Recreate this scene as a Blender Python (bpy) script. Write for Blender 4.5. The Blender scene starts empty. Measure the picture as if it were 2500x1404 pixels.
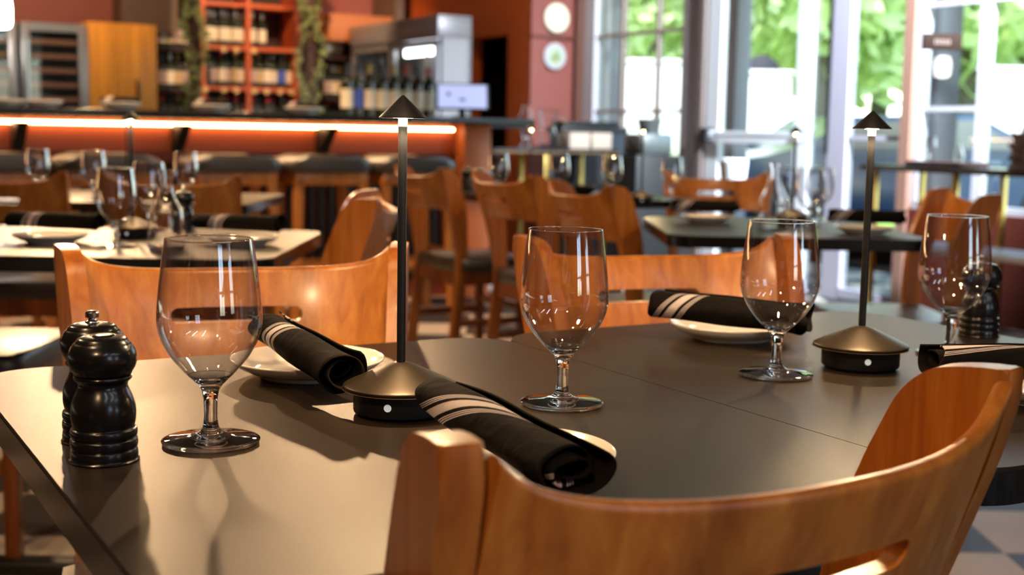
import bpy, bmesh, math, random
from mathutils import Vector, Matrix
random.seed(7)
C = bpy.context.scene
COL = C.collection
PI = math.pi
# ------------------------------------------------------------------ camera
F = 3150.0; IW, IH = 2500, 1404
CZ = 1.0
PITCH = math.radians(6.9); ROLL = math.radians(1.05)
fwd = Vector((0, math.cos(PITCH), -math.sin(PITCH))); rt0 = Vector((1, 0, 0)); up0 = rt0.cross(fwd)
c_, s_ = math.cos(ROLL), math.sin(ROLL)
cr = rt0 * c_ + up0 * s_; cu = up0 * c_ - rt0 * s_
cam_d = bpy.data.cameras.new('camera'); cam = bpy.data.objects.new('camera', cam_d); COL.objects.link(cam)
cam.matrix_world = Matrix(((cr.x, cu.x, -fwd.x, 0), (cr.y, cu.y, -fwd.y, 0), (cr.z, cu.z, -fwd.z, CZ), (0, 0, 0, 1)))
cam_d.sensor_width = 36; cam_d.lens = 36 * F / IW
cam_d.clip_start = 0.05; cam_d.clip_end = 300
cam_d.dof.use_dof = True; cam_d.dof.focus_distance = 1.1; cam_d.dof.aperture_fstop = 6.8
C.camera = cam
# ------------------------------------------------------------------ colour, exposure, light
C.view_settings.view_transform = 'Standard'; C.view_settings.look = 'None'
C.view_settings.exposure = 0.4; C.view_settings.gamma = 1.0; C.view_settings.use_curve_mapping = False
cy = C.cycles
cy.max_bounces = 12; cy.diffuse_bounces = 4; cy.glossy_bounces = 6; cy.transmission_bounces = 14; cy.transparent_max_bounces = 24
cy.caustics_refractive = True; cy.caustics_reflective = True; cy.blur_glossy = 1.0; cy.sample_clamp_indirect = 12.0
W = bpy.data.worlds.new('world'); C.world = W; W.use_nodes = True
nt = W.node_tree; bg = nt.nodes['Background']
sky = nt.nodes.new('ShaderNodeTexSky'); sky.sky_type = 'NISHITA'; sky.sun_disc = False
sky.sun_elevation = math.radians(52); sky.sun_rotation = math.radians(200)
nt.links.new(sky.outputs[0], bg.inputs[0]); bg.inputs[1].default_value = 0.75

def UV(u, v, z=0.0):
    return Vector((.8660254 * u - .5 * v, .5 * u + .8660254 * v, z))

def light(name, kind, loc, energy, color, target=None, **kw):
    d = bpy.data.lights.new(name, kind); o = bpy.data.objects.new(name, d); COL.objects.link(o)
    o.location = loc; d.energy = energy; d.color = color
    for k, v in kw.items(): setattr(d, k, v)
    if target is not None:
        o.rotation_euler = (Vector(target) - Vector(loc)).to_track_quat('-Z', 'Y').to_euler()
    return o
light('sun', 'SUN', (0, 0, 20), 9, (1, .95, .86), target=UV(9, 2.5, 2) , angle=.01)
WARM = (1, .63, .33)
SPOTS = [  # ceiling spot lamps and added fill spots: position, target, watts, cone
    ((-2.9, 8.5, 2.85), (-.35, 1.0, .75), 400, 26),
    ((1.75, 6.2, 2.95), (.42, 1.15, .75), 25, 26),
    ((2.6, 5.6, 2.95), (2.2, 8.1, 1.3), 2100, 74),  # added cool fill that whitens the door frames, not a known lamp
    ((-3.0, 3.6, 2.95), (-1.0, 2.9, .75), 110, 80),
    ((-1.0, .5, 2.95), (-.45, 1.7, .8), 95, 50),
    ((.15, .75, 2.95), (.1, 1.85, .8), 80, 44),
    ((-.6, 4.4, 2.95), (-.5, 4.6, 0), 80, 95),
    ((1.3, 3.4, 2.95), (1.0, 4.0, .7), 40, 95),
    ((-1.6, 6.0, 2.95), (-1.5, 6.55, .9), 420, 74),
    ((-.6, -1.6, 2.95), (.2, .8, .8), 140, 46),  # added fill behind the camera, brightens the foreground chair's back
    ((-1.15, 8.5, 2.85), (-.15, 1.0, .75), 240, 22),
    ((-1.5, 5.4, 2.95), (-.85, 2.8, .75), 200, 24),  # added spot to lighten the left middle tabletop
    (tuple(UV(2.0, 8.7, 2.95)), tuple(UV(2.0, 6.4, .85)), 170, 50),  # added behind the bar to lay a sheen on the stool tops
    (tuple(UV(3.2, 8.7, 2.95)), tuple(UV(3.0, 6.4, .85)), 170, 50),  # second added spot for the stool sheen, towards the bar end
    ((-3.4, 6.0, 2.95), (-3.0, 6.2, .9), 240, 85),
    ((.2, 8.6, 2.95), (.1, 10.2, 1.6), 35, 85),
    ((-3.2, 9.0, 2.95), (-3.4, 10.6, 1.4), 110, 90),
    ((-1.6, 10.2, 2.95), (-2.0, 11.8, 1.6), 170, 80),
]
for i, (p, t, e, a) in enumerate(SPOTS):
    light('ceiling_and_fill_spot', 'SPOT', p, e, WARM if i != 2 else (.80, .90, 1), target=t, spot_size=math.radians(a), spot_blend=.55, shadow_soft_size=.06)

for u_ in (.2, 1.7, 3.0):   # linear ceiling lamps behind the camera
    light('ceiling_strip', 'AREA', UV(u_, -2.2, 2.98), 7, (.92, .95, 1), target=UV(u_, -2.2, 0), shape='RECTANGLE', size=.09, size_y=1.3)
# ------------------------------------------------------------------ materials
MATS = {}
def sock(b, n):
    return b.inputs[n]
def mat(name, col=(.5, .5, .5), rough=.5, metal=0, coat=0, emit=None, es=0, trans=0, ior=1.45, alpha=1, spec=.5, noise=0, nscale=8, bump=0, bscale=200, bdist=.001, sheen=0):
    if name in MATS: return MATS[name]
    m = bpy.data.materials.new(name); m.use_nodes = True; nt = m.node_tree
    b = nt.nodes['Principled BSDF']
    b.inputs['Base Color'].default_value = (*col, 1); b.inputs['Roughness'].default_value = rough
    b.inputs['Metallic'].default_value = metal; b.inputs['Coat Weight'].default_value = coat
    b.inputs['Coat Roughness'].default_value = .12
    b.inputs['Transmission Weight'].default_value = trans; b.inputs['IOR'].default_value = ior
    b.inputs['Specular IOR Level'].default_value = spec; b.inputs['Sheen Weight'].default_value = sheen
    if emit: b.inputs['Emission Color'].default_value = (*emit, 1); b.inputs['Emission Strength'].default_value = es
    if noise or bump:
        tc = nt.nodes.new('ShaderNodeTexCoord')
    if noise:
        n = nt.nodes.new('ShaderNodeTexNoise'); n.inputs['Scale'].default_value = nscale; n.inputs['Detail'].default_value = 5
        nt.links.new(tc.outputs['Object'], n.inputs['Vector'])
        mx = nt.nodes.new('ShaderNodeMix'); mx.data_type = 'RGBA'
        mx.inputs[6].default_value = (*[c * (1 - noise) for c in col], 1); mx.inputs[7].default_value = (*[min(1, c * (1 + noise)) for c in col], 1)
        nt.links.new(n.outputs['Fac'], mx.inputs[0]); nt.links.new(mx.outputs[2], b.inputs['Base Color'])
    if bump:
        n2 = nt.nodes.new('ShaderNodeTexNoise'); n2.inputs['Scale'].default_value = bscale; n2.inputs['Detail'].default_value = 3
        nt.links.new(tc.outputs['Object'], n2.inputs['Vector'])
        bp = nt.nodes.new('ShaderNodeBump'); bp.inputs['Strength'].default_value = bump; bp.inputs['Distance'].default_value = bdist
        nt.links.new(n2.outputs['Fac'], bp.inputs['Height']); nt.links.new(bp.outputs[0], b.inputs['Normal'])
    MATS[name] = m
    return m

def wood(name, c1, c2, c3, stretch=(26, 26, 1.6), rough=.34, coat=.2, patch=True):
    m = bpy.data.materials.new(name); m.use_nodes = True; nt = m.node_tree; b = nt.nodes['Principled BSDF']
    tc = nt.nodes.new('ShaderNodeTexCoord'); mp = nt.nodes.new('ShaderNodeMapping'); mp.inputs['Scale'].default_value = stretch
    nt.links.new(tc.outputs['Object'], mp.inputs[0])
    n = nt.nodes.new('ShaderNodeTexNoise'); n.inputs['Scale'].default_value = 2.2; n.inputs['Detail'].default_value = 9; n.inputs['Roughness'].default_value = .62; n.inputs['Distortion'].default_value = .5
    nt.links.new(mp.outputs[0], n.inputs['Vector'])
    r = nt.nodes.new('ShaderNodeValToRGB'); e = r.color_ramp.elements
    e[0].position = .3; e[0].color = (*c1, 1); e[1].position = .72; e[1].color = (*c3, 1); k = e.new(.5); k.color = (*c2, 1)
    nt.links.new(n.outputs['Fac'], r.inputs[0])
    # wider strips of slightly different tone, as glued-up or veneer leaves
    mp2 = nt.nodes.new('ShaderNodeMapping'); mp2.inputs['Scale'].default_value = (stretch[0] * .5, stretch[1] * .2, stretch[2] * .1)
    nt.links.new(tc.outputs['Object'], mp2.inputs[0])
    n2 = nt.nodes.new('ShaderNodeTexNoise'); n2.inputs['Scale'].default_value = 1.3; n2.inputs['Detail'].default_value = 2
    nt.links.new(mp2.outputs[0], n2.inputs['Vector'])
    mr = nt.nodes.new('ShaderNodeMapRange'); mr.inputs[1].default_value = .3; mr.inputs[2].default_value = .7; mr.inputs[3].default_value = .72; mr.inputs[4].default_value = 1.2
    nt.links.new(n2.outputs['Fac'], mr.inputs[0])
    ml = nt.nodes.new('ShaderNodeVectorMath'); ml.operation = 'SCALE'
    nt.links.new(r.outputs[0], ml.inputs[0]); nt.links.new(mr.outputs[0], ml.inputs['Scale'])
    nt.links.new(ml.outputs[0], b.inputs['Base Color'])
    b.inputs['Roughness'].default_value = rough; b.inputs['Coat Weight'].default_value = coat; b.inputs['Coat Roughness'].default_value = .15
    bp = nt.nodes.new('ShaderNodeBump'); bp.inputs['Strength'].default_value = .08; bp.inputs['Distance'].default_value = .001
    nt.links.new(n.outputs['Fac'], bp.inputs['Height']); nt.links.new(bp.outputs[0], b.inputs['Normal'])
    MATS[name] = m
    return m

WOOD = wood('honey_wood', (.26, .070, .010), (.40, .122, .016), (.52, .195, .032))
WOODP = wood('panel_veneer', (.32, .095, .013), (.47, .160, .024), (.60, .255, .05))
WOODD = wood('red_brown_wood', (.16, .04, .010), (.24, .065, .014), (.32, .09, .02))
STOOLW = wood('amber_wood', (.36, .11, .015), (.5, .17, .025), (.6, .23, .04))
TOPM = mat('table_laminate', (.020, .014, .010), rough=.34, spec=.22, bump=.8, bscale=1300, bdist=.00022, noise=.25, nscale=3)
EDGE = mat('table_edge_band', (.008, .0075, .0075), rough=.16)
BLACKM = mat('black_powder_coat', (.012, .013, .016), rough=.42, metal=.3, bump=.3, bscale=1500, bdist=.0001)
BRONZE = mat('satin_black_cover', (.045, .034, .024), rough=.38, metal=.7, bump=.4, bscale=1800, bdist=.0001)
IRON = mat('black_iron', (.012, .012, .012), rough=.5)
MILL = mat('black_lacquer', (.006, .006, .007), rough=.24, coat=.25)
STEEL = mat('steel', (.6, .6, .6), rough=.2, metal=1)
PLATE = mat('white_porcelain', (.78, .74, .68), rough=.12, coat=.4)
VINYL = mat('black_vinyl', (.038, .032, .028), rough=.36, coat=.8, bump=.3, bscale=300, bdist=.0003); VINYL.node_tree.nodes['Principled BSDF'].inputs['Coat Roughness'].default_value = .4
GLASS = mat('clear_glass', (1, 1, 1), rough=0, trans=1, ior=1.5)
GREENG = mat('dark_bottle_glass', (.015, .02, .012), rough=.08, coat=.5)
WHITEP = mat('white_paint', (.86, .88, .92), rough=.4)
GREYP = mat('grey_paint', (.42, .41, .45), rough=.5)
BROWNP = mat('brown_grey_paint', (.20, .155, .14), rough=.5)
BRASS = mat('brass', (.62, .42, .12), rough=.28, metal=1)
LED = mat('led_strip', (1, .8, .5), emit=(1, .62, .26), es=22)
GLOW = mat('lamp_diffuser', (1, .9, .7), emit=(1, .74, .42), es=60)
WHITEL = mat('pendant_glow', (1, 1, 1), emit=(1, .96, .9), es=32)
SCREEN = mat('screen_glow', (.2, .2, .3), emit=(.55, .62, 1.0), es=.75)
CREAM = mat('cream_label', (.80, .72, .58), rough=.6)
BLUEL = mat('blue_label', (.05, .09, .45), rough=.5)
REDCAP = mat('red_capsule', (.45, .02, .02), rough=.35)
DARKCAP = mat('dark_capsule', (.03, .03, .035), rough=.3)
SILVCAP = mat('silver_capsule', (.45, .43, .45), rough=.3, metal=.8)
GOLDCAP = mat('gold_capsule', (.42, .26, .06), rough=.35, metal=.5)
TAG = mat('tan_card', (.72, .50, .24), rough=.6)

def thin_glass(name, tint=(1, 1, 1), f0=.035, pwr=5):
    m = bpy.data.materials.new(name); m.use_nodes = True; nt = m.node_tree
    nt.nodes.remove(nt.nodes['Principled BSDF']); out = nt.nodes['Material Output']
    t = nt.nodes.new('ShaderNodeBsdfTransparent'); t.inputs[0].default_value = (*tint, 1)
    g = nt.nodes.new('ShaderNodeBsdfGlossy'); g.inputs['Roughness'].default_value = .02
    f = nt.nodes.new('ShaderNodeLayerWeight'); f.inputs[0].default_value = .5
    pw = nt.nodes.new('ShaderNodeMath'); pw.operation = 'POWER'; pw.inputs[1].default_value = pwr; nt.links.new(f.outputs['Facing'], pw.inputs[0])
    ad = nt.nodes.new('ShaderNodeMath'); ad.operation = 'MULTIPLY_ADD'; ad.inputs[1].default_value = .9; ad.inputs[2].default_value = f0; nt.links.new(pw.outputs[0], ad.inputs[0])
    mx = nt.nodes.new('ShaderNodeMixShader')
    nt.links.new(ad.outputs[0], mx.inputs[0]); nt.links.new(t.outputs[0], mx.inputs[1]); nt.links.new(g.outputs[0], mx.inputs[2])
    nt.links.new(mx.outputs[0], out.inputs[0]); MATS[name] = m
    return m
PANE = thin_glass('window_pane', (.95, .98, .96))

def stripes_mat():
    m = bpy.data.materials.new('striped_napkin'); m.use_nodes = True; nt = m.node_tree; b = nt.nodes['Principled BSDF']
    uv = nt.nodes.new('ShaderNodeUVMap'); uv.uv_map = 'uv'
    sp = nt.nodes.new('ShaderNodeSeparateXYZ'); nt.links.new(uv.outputs[0], sp.inputs[0])
    def M(op, a, b_=None):
        n = nt.nodes.new('ShaderNodeMath'); n.operation = op
        for i, x in enumerate((a, b_)):
            if x is None: continue
            if isinstance(x, (int, float)): n.inputs[i].default_value = x
            else: nt.links.new(x, n.inputs[i])
        return n.outputs[0]
    v = sp.outputs[1]   # metres from the middle of the stripe group
    tot = None
    for c, hw in ((0, .0052), (-.0125, .0006), (-.0148, .0006), (-.0103, .0006), (.0125, .0006), (.0148, .0006), (.0103, .0006)):
        d = M('ABSOLUTE', M('SUBTRACT', v, c)); f = M('LESS_THAN', d, hw)
        tot = f if tot is None else M('MAXIMUM', tot, f)
    # weave
    tc = nt.nodes.new('ShaderNodeMapping'); tc.inputs['Scale'].default_value = (2600, 2600, 1); nt.links.new(uv.outputs[0], tc.inputs[0])
    ck = nt.nodes.new('ShaderNodeTexChecker'); ck.inputs['Scale'].default_value = 1; nt.links.new(tc.outputs[0], ck.inputs[0])
    nz = nt.nodes.new('ShaderNodeTexNoise'); nz.inputs['Scale'].default_value = 1500; nt.links.new(uv.outputs[0], nz.inputs[0])
    mx = nt.nodes.new('ShaderNodeMix'); mx.data_type = 'RGBA'; nt.links.new(tot, mx.inputs[0])
    mx.inputs[6].default_value = (.008, .0065, .006, 1); mx.inputs[7].default_value = (.50, .44, .44, 1)
    nt.links.new(mx.outputs[2], b.inputs['Base Color'])
    b.inputs['Roughness'].default_value = .85; b.inputs['Sheen Weight'].default_value = 0; b.inputs['Sheen Roughness'].default_value = .5
    b.inputs['Specular IOR Level'].default_value = .06
    wn = nt.nodes.new('ShaderNodeTexNoise'); wn.inputs['Scale'].default_value = 38; wn.inputs['Detail'].default_value = 2; wn.inputs['Distortion'].default_value = 1.2
    oc = nt.nodes.new('ShaderNodeTexCoord'); nt.links.new(oc.outputs['Object'], wn.inputs['Vector'])
    b0 = nt.nodes.new('ShaderNodeBump'); b0.inputs['Strength'].default_value = .6; b0.inputs['Distance'].default_value = .004; nt.links.new(wn.outputs['Fac'], b0.inputs['Height'])
    bp = nt.nodes.new('ShaderNodeBump'); bp.inputs['Strength'].default_value = .35; bp.inputs['Distance'].default_value = .0004; nt.links.new(b0.outputs[0], bp.inputs['Normal'])
    nt.links.new(ck.outputs[1], bp.inputs['Height']); nt.links.new(bp.outputs[0], b.inputs['Normal'])
    return m
NAPM = stripes_mat()

def checker_floor():
    m = bpy.data.materials.new('checker_tile'); m.use_nodes = True; nt = m.node_tree; b = nt.nodes['Principled BSDF']
    tc = nt.nodes.new('ShaderNodeTexCoord'); mp = nt.nodes.new('ShaderNodeMapping'); mp.inputs['Location'].default_value = (1.307, -3.41, .5)
    nt.links.new(tc.outputs['Object'], mp.inputs[0])
    ck = nt.nodes.new('ShaderNodeTexChecker'); ck.inputs['Scale'].default_value = 1 / .36
    mp.vector_type = 'POINT'
    nt.links.new(mp.outputs[0], ck.inputs[0])
    ck.inputs[1].default_value = (.48, .40, .34, 1); ck.inputs[2].default_value = (.03, .026, .026, 1)
    nz = nt.nodes.new('ShaderNodeTexNoise'); nz.inputs['Scale'].default_value = 5; nz.inputs['Detail'].default_value = 6; nt.links.new(tc.outputs['Object'], nz.inputs[0])
    mx = nt.nodes.new('ShaderNodeMix'); mx.data_type = 'RGBA'; mx.blend_type = 'MULTIPLY'; mx.inputs[0].default_value = .35
    nt.links.new(ck.outputs[0], mx.inputs[6]); nt.links.new(nz.outputs['Color'], mx.inputs[7]); nt.links.new(mx.outputs[2], b.inputs['Base Color'])
    b.inputs['Roughness'].default_value = .5
    return m

# ------------------------------------------------------------------ mesh helpers
def finish(name, bm, m, parent=None, smooth=True, ang=35, loc=None, rz=None, recalc=True):
    if recalc: bmesh.ops.recalc_face_normals(bm, faces=bm.faces)
    me = bpy.data.meshes.new(name); bm.to_mesh(me); bm.free()
    if isinstance(m, (list, tuple)):
        for x in m: me.materials.append(x)
    else: me.materials.append(m)
    if smooth:
        me.polygons.foreach_set('use_smooth', [True] * len(me.polygons)); me.set_sharp_from_angle(angle=math.radians(ang))
    o = bpy.data.objects.new(name, me); COL.objects.link(o)
    if parent: o.parent = parent
    if loc is not None: o.location = loc
    if rz is not None: o.rotation_euler = (0, 0, rz)
    return o
def B(): return bmesh.new()
def box(bm, x0, x1, y0, y1, z0, z1, bev=0, seg=2, mi=0, M=None):
    vs = [bm.verts.new((x, y, z)) for x in (x0, x1) for y in (y0, y1) for z in (z0, z1)]
    idx = [(0, 1, 3, 2), (4, 6, 7, 5), (0, 4, 5, 1), (2, 3, 7, 6), (0, 2, 6, 4), (1, 5, 7, 3)]
    fs = [bm.faces.new([vs[i] for i in f]) for f in idx]
    for f in fs: f.material_index = mi
    if M is not None: bmesh.ops.transform(bm, matrix=M, verts=vs)
    if bev:
        es = list({e for f in fs for e in f.edges})
        bmesh.ops.bevel(bm, geom=es, offset=bev, segments=seg, affect='EDGES', profile=.5)
def prism(bm, pts, z0, z1, bev=0, seg=2, axis='z'):
    """pts: 2d outline; axis z: (x,y)+z ; axis x: (y,z)+x"""
    def P(a, b, t): return (a, b, t) if axis == 'z' else (t, a, b)
    lo = [bm.verts.new(P(a, b, z0)) for a, b in pts]; hi = [bm.verts.new(P(a, b, z1)) for a, b in pts]
    n = len(pts)
    f0 = bm.faces.new(lo[::-1]); f1 = bm.faces.new(hi)
    for i in range(n): bm.faces.new((lo[i], lo[(i + 1) % n], hi[(i + 1) % n], hi[i]))
    if bev:
        es = list(f0.edges) + list(f1.edges)
        bmesh.ops.bevel(bm, geom=es, offset=bev, segments=seg, affect='EDGES', profile=.5)
def lathe(bm, prof, seg=40, cx=0, cy=0, closed=False, mi=0):
    rings = []
    for r, z in prof:
        if r < 1e-6: rings.append([bm.verts.new((cx, cy, z))])
        else: rings.append([bm.verts.new((cx + r * math.cos(2 * PI * i / seg), cy + r * math.sin(2 * PI * i / seg), z)) for i in range(seg)])
    pr = list(zip(rings, rings[1:]))
    if closed: pr.append((rings[-1], rings[0]))
    for a, b in pr:
        if len(a) == 1 and len(b) == 1: continue
        for i in range(seg):
            j = (i + 1) % seg
            if len(a) == 1: f = bm.faces.new((a[0], b[j], b[i]))
            elif len(b) == 1: f = bm.faces.new((a[i], a[j], b[0]))
            else: f = bm.faces.new((a[i], a[j], b[j], b[i]))
            f.material_index = mi
def tube(bm, pts, r, seg=10, cap=True):
    pts = [Vector(p) for p in pts]; rings = []
    for i, p in enumerate(pts):
        d = (pts[min(i + 1, len(pts) - 1)] - pts[max(i - 1, 0)]).normalized()
        a = d.cross(Vector((0, 0, 1))) if abs(d.z) < .9 else d.cross(Vector((1, 0, 0)))
        a.normalize(); b = d.cross(a); rr = r[i] if isinstance(r, (list, tuple)) else r
        rings.append([bm.verts.new(p + (a * math.cos(2 * PI * k / seg) + b * math.sin(2 * PI * k / seg)) * rr) for k in range(seg)])
    for a, b in zip(rings, rings[1:]):
        for k in range(seg): bm.faces.new((a[k], a[(k + 1) % seg], b[(k + 1) % seg], b[k]))
    if cap: bm.faces.new(rings[0][::-1]); bm.faces.new(rings[-1])
def rrect(x0, x1, y0, y1, r, n=8):
    out = []
    for cx, cy, a in ((x1 - r, y1 - r, 0), (x0 + r, y1 - r, 90), (x0 + r, y0 + r, 180), (x1 - r, y0 + r, 270)):
        for k in range(n + 1):
            t = math.radians(a + 90 * k / n); out.append((cx + r * math.cos(t), cy + r * math.sin(t)))
    return out
def smooth_prof(pts, n=6):
    """Catmull-Rom through (r,z) points"""
    out = []
    P = [pts[0]] + list(pts) + [pts[-1]]
    for i in range(1, len(P) - 2):
        p0, p1, p2, p3 = P[i - 1], P[i], P[i + 1], P[i + 2]
        for k in range(n):
            t = k / n
            out.append(tuple(.5 * ((2 * p1[j]) + (-p0[j] + p2[j]) * t + (2 * p0[j] - 5 * p1[j] + 4 * p2[j] - p3[j]) * t * t + (-p0[j] + 3 * p1[j] - 3 * p2[j] + p3[j]) * t ** 3) for j in (0, 1)))
    out.append(tuple(pts[-1]))
    return [(max(0, a), b) for a, b in out]
# ------------------------------------------------------------------ naming helpers
def setp(o, label=None, cat=None, group=None, kind=None):
    for k, v in (('label', label), ('category', cat), ('group', group), ('kind', kind)):
        if v: o[k] = v
    return o
def thing(name, label, cat, loc=(0, 0, 0), rz=0, group=None):
    o = bpy.data.objects.new(name, None); COL.objects.link(o); o.empty_display_size = .05
    o.location = loc; o.rotation_euler = (0, 0, rz)
    return setp(o, label, cat, group)
def struct(name, bm, m, smooth=False, parent=None, loc=None, rz=None):
    o = finish(name, bm, m, parent, smooth=smooth, loc=loc, rz=rz)
    if not parent: o['kind'] = 'structure'
    return o
def tree(o, out=None):
    return [(ch, tree(ch)) for ch in o.children]
def dup(root, loc, rz=0, label=None, group=None, scale=None):
    def cp(o, par):
        c = o.copy(); COL.objects.link(c)
        if par: c.parent = par
        for ch in KIDS.get(o.name, []): cp(ch, c)
        return c
    if root.name not in KIDS: reg(root)
    r = cp(root, None); r.location = loc; r.rotation_euler = (0, 0, rz)
    if label: r['label'] = label
    if group: r['group'] = group
    if scale: r.scale = scale
    return r
KIDS = {}
def reg(o):
    KIDS[o.name] = list(o.children)
    for ch in o.children: reg(ch)
def place(proto, used, loc, rz, label, group=None, scale=None):
    """first call moves the prototype itself, later calls copy it"""
    if not used:
        used.append(1); reg(proto)
        proto.location = loc; proto.rotation_euler = (0, 0, rz); proto['label'] = label
        if group: proto['group'] = group
        if scale: proto.scale = scale
        return proto
    return dup(proto, loc, rz, label, group, scale)

# ================================================================== SETTING (room axes u, v turned 30 degrees)
R30 = math.radians(30)
REDW = mat('red_plaster', (.42, .085, .045), rough=.6, noise=.12, nscale=2)
ORNG = mat('orange_paint', (.62, .12, .02), rough=.45, noise=.1, nscale=2)
DUSTY = mat('dusty_red_paint', (.33, .095, .07), rough=.6, noise=.1, nscale=2)
DARKR = mat('dark_red_panel', (.10, .018, .010), rough=.45, noise=.2, nscale=3)
TAUPE = mat('taupe_panel', (.14, .085, .06), rough=.6)
CEIL = mat('ceiling_paint', (.42, .36, .31), rough=.8)
bm = B(); box(bm, -8, 9.0, -6, 13, -.1, 0); struct('floor', bm, checker_floor(), loc=(0, 0, 0))
bm = B(); box(bm, -7, 5.9, -4.2, 12.6, 3.1, 3.2); struct('ceiling', bm, CEIL, rz=R30)
bm = B(); box(bm, -7, 5.6, 11.5, 11.65, 0, 3.1); struct('wall_back', bm, DUSTY, rz=R30)
bm = B(); box(bm, -7.1, -7, -4.2, 11.65, 0, 3.1); struct('wall_left', bm, DUSTY, rz=R30)
# right wall behind the bar (orange, with a tall dark doorway)
bm = B()
box(bm, 5.26, 5.4, 9.95, 11.5, 0, 3.1); box(bm, 5.26, 5.4, 8.9, 9.95, 1.78, 3.1); box(bm, 5.26, 5.4, 8.9, 9.25, 0, 1.78)
struct('wall_bar_side', bm, ORNG, rz=R30)
bm = B(); box(bm, 5.75, 5.8, 8.98, 10.6, 0, 1.9); box(bm, 5.4, 5.8, 10.55, 10.6, 0, 1.9); box(bm, 5.4, 5.8, 8.98, 9.0, 0, 1.9); box(bm, 5.4, 5.8, 8.98, 10.6, 1.9, 1.95); struct('wall_passage', bm, DARKR, rz=R30)
bm = B(); box(bm, 5.4, 5.74, 8.9, 8.98, 0, 3.1); box(bm, 5.26, 5.4, 8.88, 8.9, 0, 3.1); struct('wall_pier', bm, mat('dusty_red_pier', (.21, .055, .042), rough=.65), rz=R30)
bm = B(); box(bm, 5.262, 5.74, 8.868, 8.879, 1.735, 1.765); struct('trim_1', bm, DARKR, rz=R30)
bm = B(); box(bm, 5.66, 5.76, 8.84, 8.88, 0, 3.1); struct('trim_2', bm, mat('dark_brown_trim', (.10, .035, .02), rough=.5), rz=R30)
# rear wall with three wide openings to daylight
bm = B()
box(bm, -7, 5.9, -4.2, -4.1, 2.6, 3.1); box(bm, -7, 5.9, -4.2, -4.1, 0, .7)
for a, b in ((-7, .8), (1.8, 3.3), (4.3, 5.9)): box(bm, a, b, -4.2, -4.1, .7, 2.6)
struct('wall_rear', bm, DUSTY, rz=R30)
bm = B()
for a, b in ((.8, 1.8), (3.3, 4.3)):
    n = 2
    for k in range(n + 1): x = a + (b - a) * k / n; box(bm, x - .02, x + .02, -4.18, -4.12, .7, 2.6)
    for z in (.72, 1.33, 1.95, 2.58): box(bm, a, b, -4.17, -4.13, z - .02, z + .02)
struct('window_4', bm, GREYP, rz=R30)

def vpx(px, U=5.74):
    k = (px - 1250) / F; Y = U / (.8660254 * k + .5)
    return Y * (.8660254 - .5 * k)
U0 = 5.74
def wframe(name, va, vb, mull, z0, m, bars=(.585, 1.17, 1.755, 2.34), t=.035, jamb=.05, glass=True):
    bm = B(); box(bm, U0, U0 + .06, va - jamb / 2, va + jamb / 2, z0, 2.9); box(bm, U0, U0 + .06, vb - jamb / 2, vb + jamb / 2, z0, 2.9)
    box(bm, U0, U0 + .06, min(va, vb), max(va, vb), 2.86, 2.94); box(bm, U0, U0 + .06, min(va, vb), max(va, vb), z0 - .04, z0 + .02)
    for v in mull: box(bm, U0 + .01, U0 + .05, v - t / 2, v + t / 2, z0, 2.9)
    for z in bars: box(bm, U0 + .012, U0 + .048, min(va, vb), max(va, vb), z - .013, z + .013)
    f = struct(name, bm, m, rz=R30)
    if glass:
        bm = B(); box(bm, U0 + .028, U0 + .032, min(va, vb), max(va, vb), z0, 2.9); struct('pane', bm, PANE, parent=f)
    return f
FR = mat('bronze_steel_frame', (.30, .24, .21), rough=.5)
w1 = wframe('window_1', vpx(1412), vpx(1653), [vpx(1500), vpx(1585)], .62, FR)
bm = B(); box(bm, U0 - .02, U0 + .1, vpx(1653), vpx(1412) , 0, .6); struct('wall_right_low', bm, DARKR, rz=R30)
bm = B(); box(bm, U0 - .01, U0 + .16, vpx(1440), vpx(1402), 0, 3.1); struct('trim_3', bm, mat('pale_jamb', (.50, .50, .55), rough=.4), rz=R30)
# pier between window and door: three fluted strips
bm = B()
box(bm, U0 - .03, U0 + .12, vpx(1708), vpx(1696), 0, 3.1)
struct('trim_4', bm, BROWNP, rz=R30)
bm = B(); box(bm, U0, U0 + .12, vpx(1696), vpx(1655), 0, 3.1); struct('wall_right_pier', bm, mat('pale_lavender_paint', (.52, .50, .55), rough=.5), rz=R30)
# door with white stiles and mid rail
va, vb = vpx(1712), vpx(1960); MX, MN = max(va, vb), min(va, vb)
d1 = thing('door_1', None, None, (0, 0, 0), R30); d1['kind'] = 'structure'
bm = B(); box(bm, U0, U0 + .05, MX - .14, MX, 0, 2.6); struct('stile', bm, WHITEP, parent=d1)
bm = B(); box(bm, U0, U0 + .05, MN, MN + .13, 0, 2.6); struct('stile', bm, WHITEP, parent=d1)
bm = B(); box(bm, U0, U0 + .05, MN, MX, .95, 1.03); box(bm, U0, U0 + .05, MN, MX, 2.45, 2.6); box(bm, U0, U0 + .05, MN, MX, 0, .12); struct('rail', bm, WHITEP, parent=d1)
bm = B(); box(bm, U0 + .02, U0 + .026, MN, MX, .1, 2.5); struct('pane', bm, PANE, parent=d1)
bm = B(); box(bm, U0 - .05, U0 - .02, MN + .1, MX - .1, .985, 1.01, bev=.006); box(bm, U0 - .05, U0, MX - .1, MX - .06, .97, 1.03); box(bm, U0 - .05, U0, MN + .06, MN + .1, .97, 1.03)
struct('push_bar', bm, mat('pale_metal', (.7, .72, .74), rough=.35, metal=.6), parent=d1)
bm = B(); box(bm, U0 - .07, U0 - .0, MX - .09, MX - .02, .95, 1.05, bev=.006); struct('latch_box', bm, IRON, parent=d1)
bm = B(); box(bm, U0 - .01, U0 + .06, vpx(2010), vpx(2003), .9, 2.6); struct('black_edge', bm, IRON, parent=d1)
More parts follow.
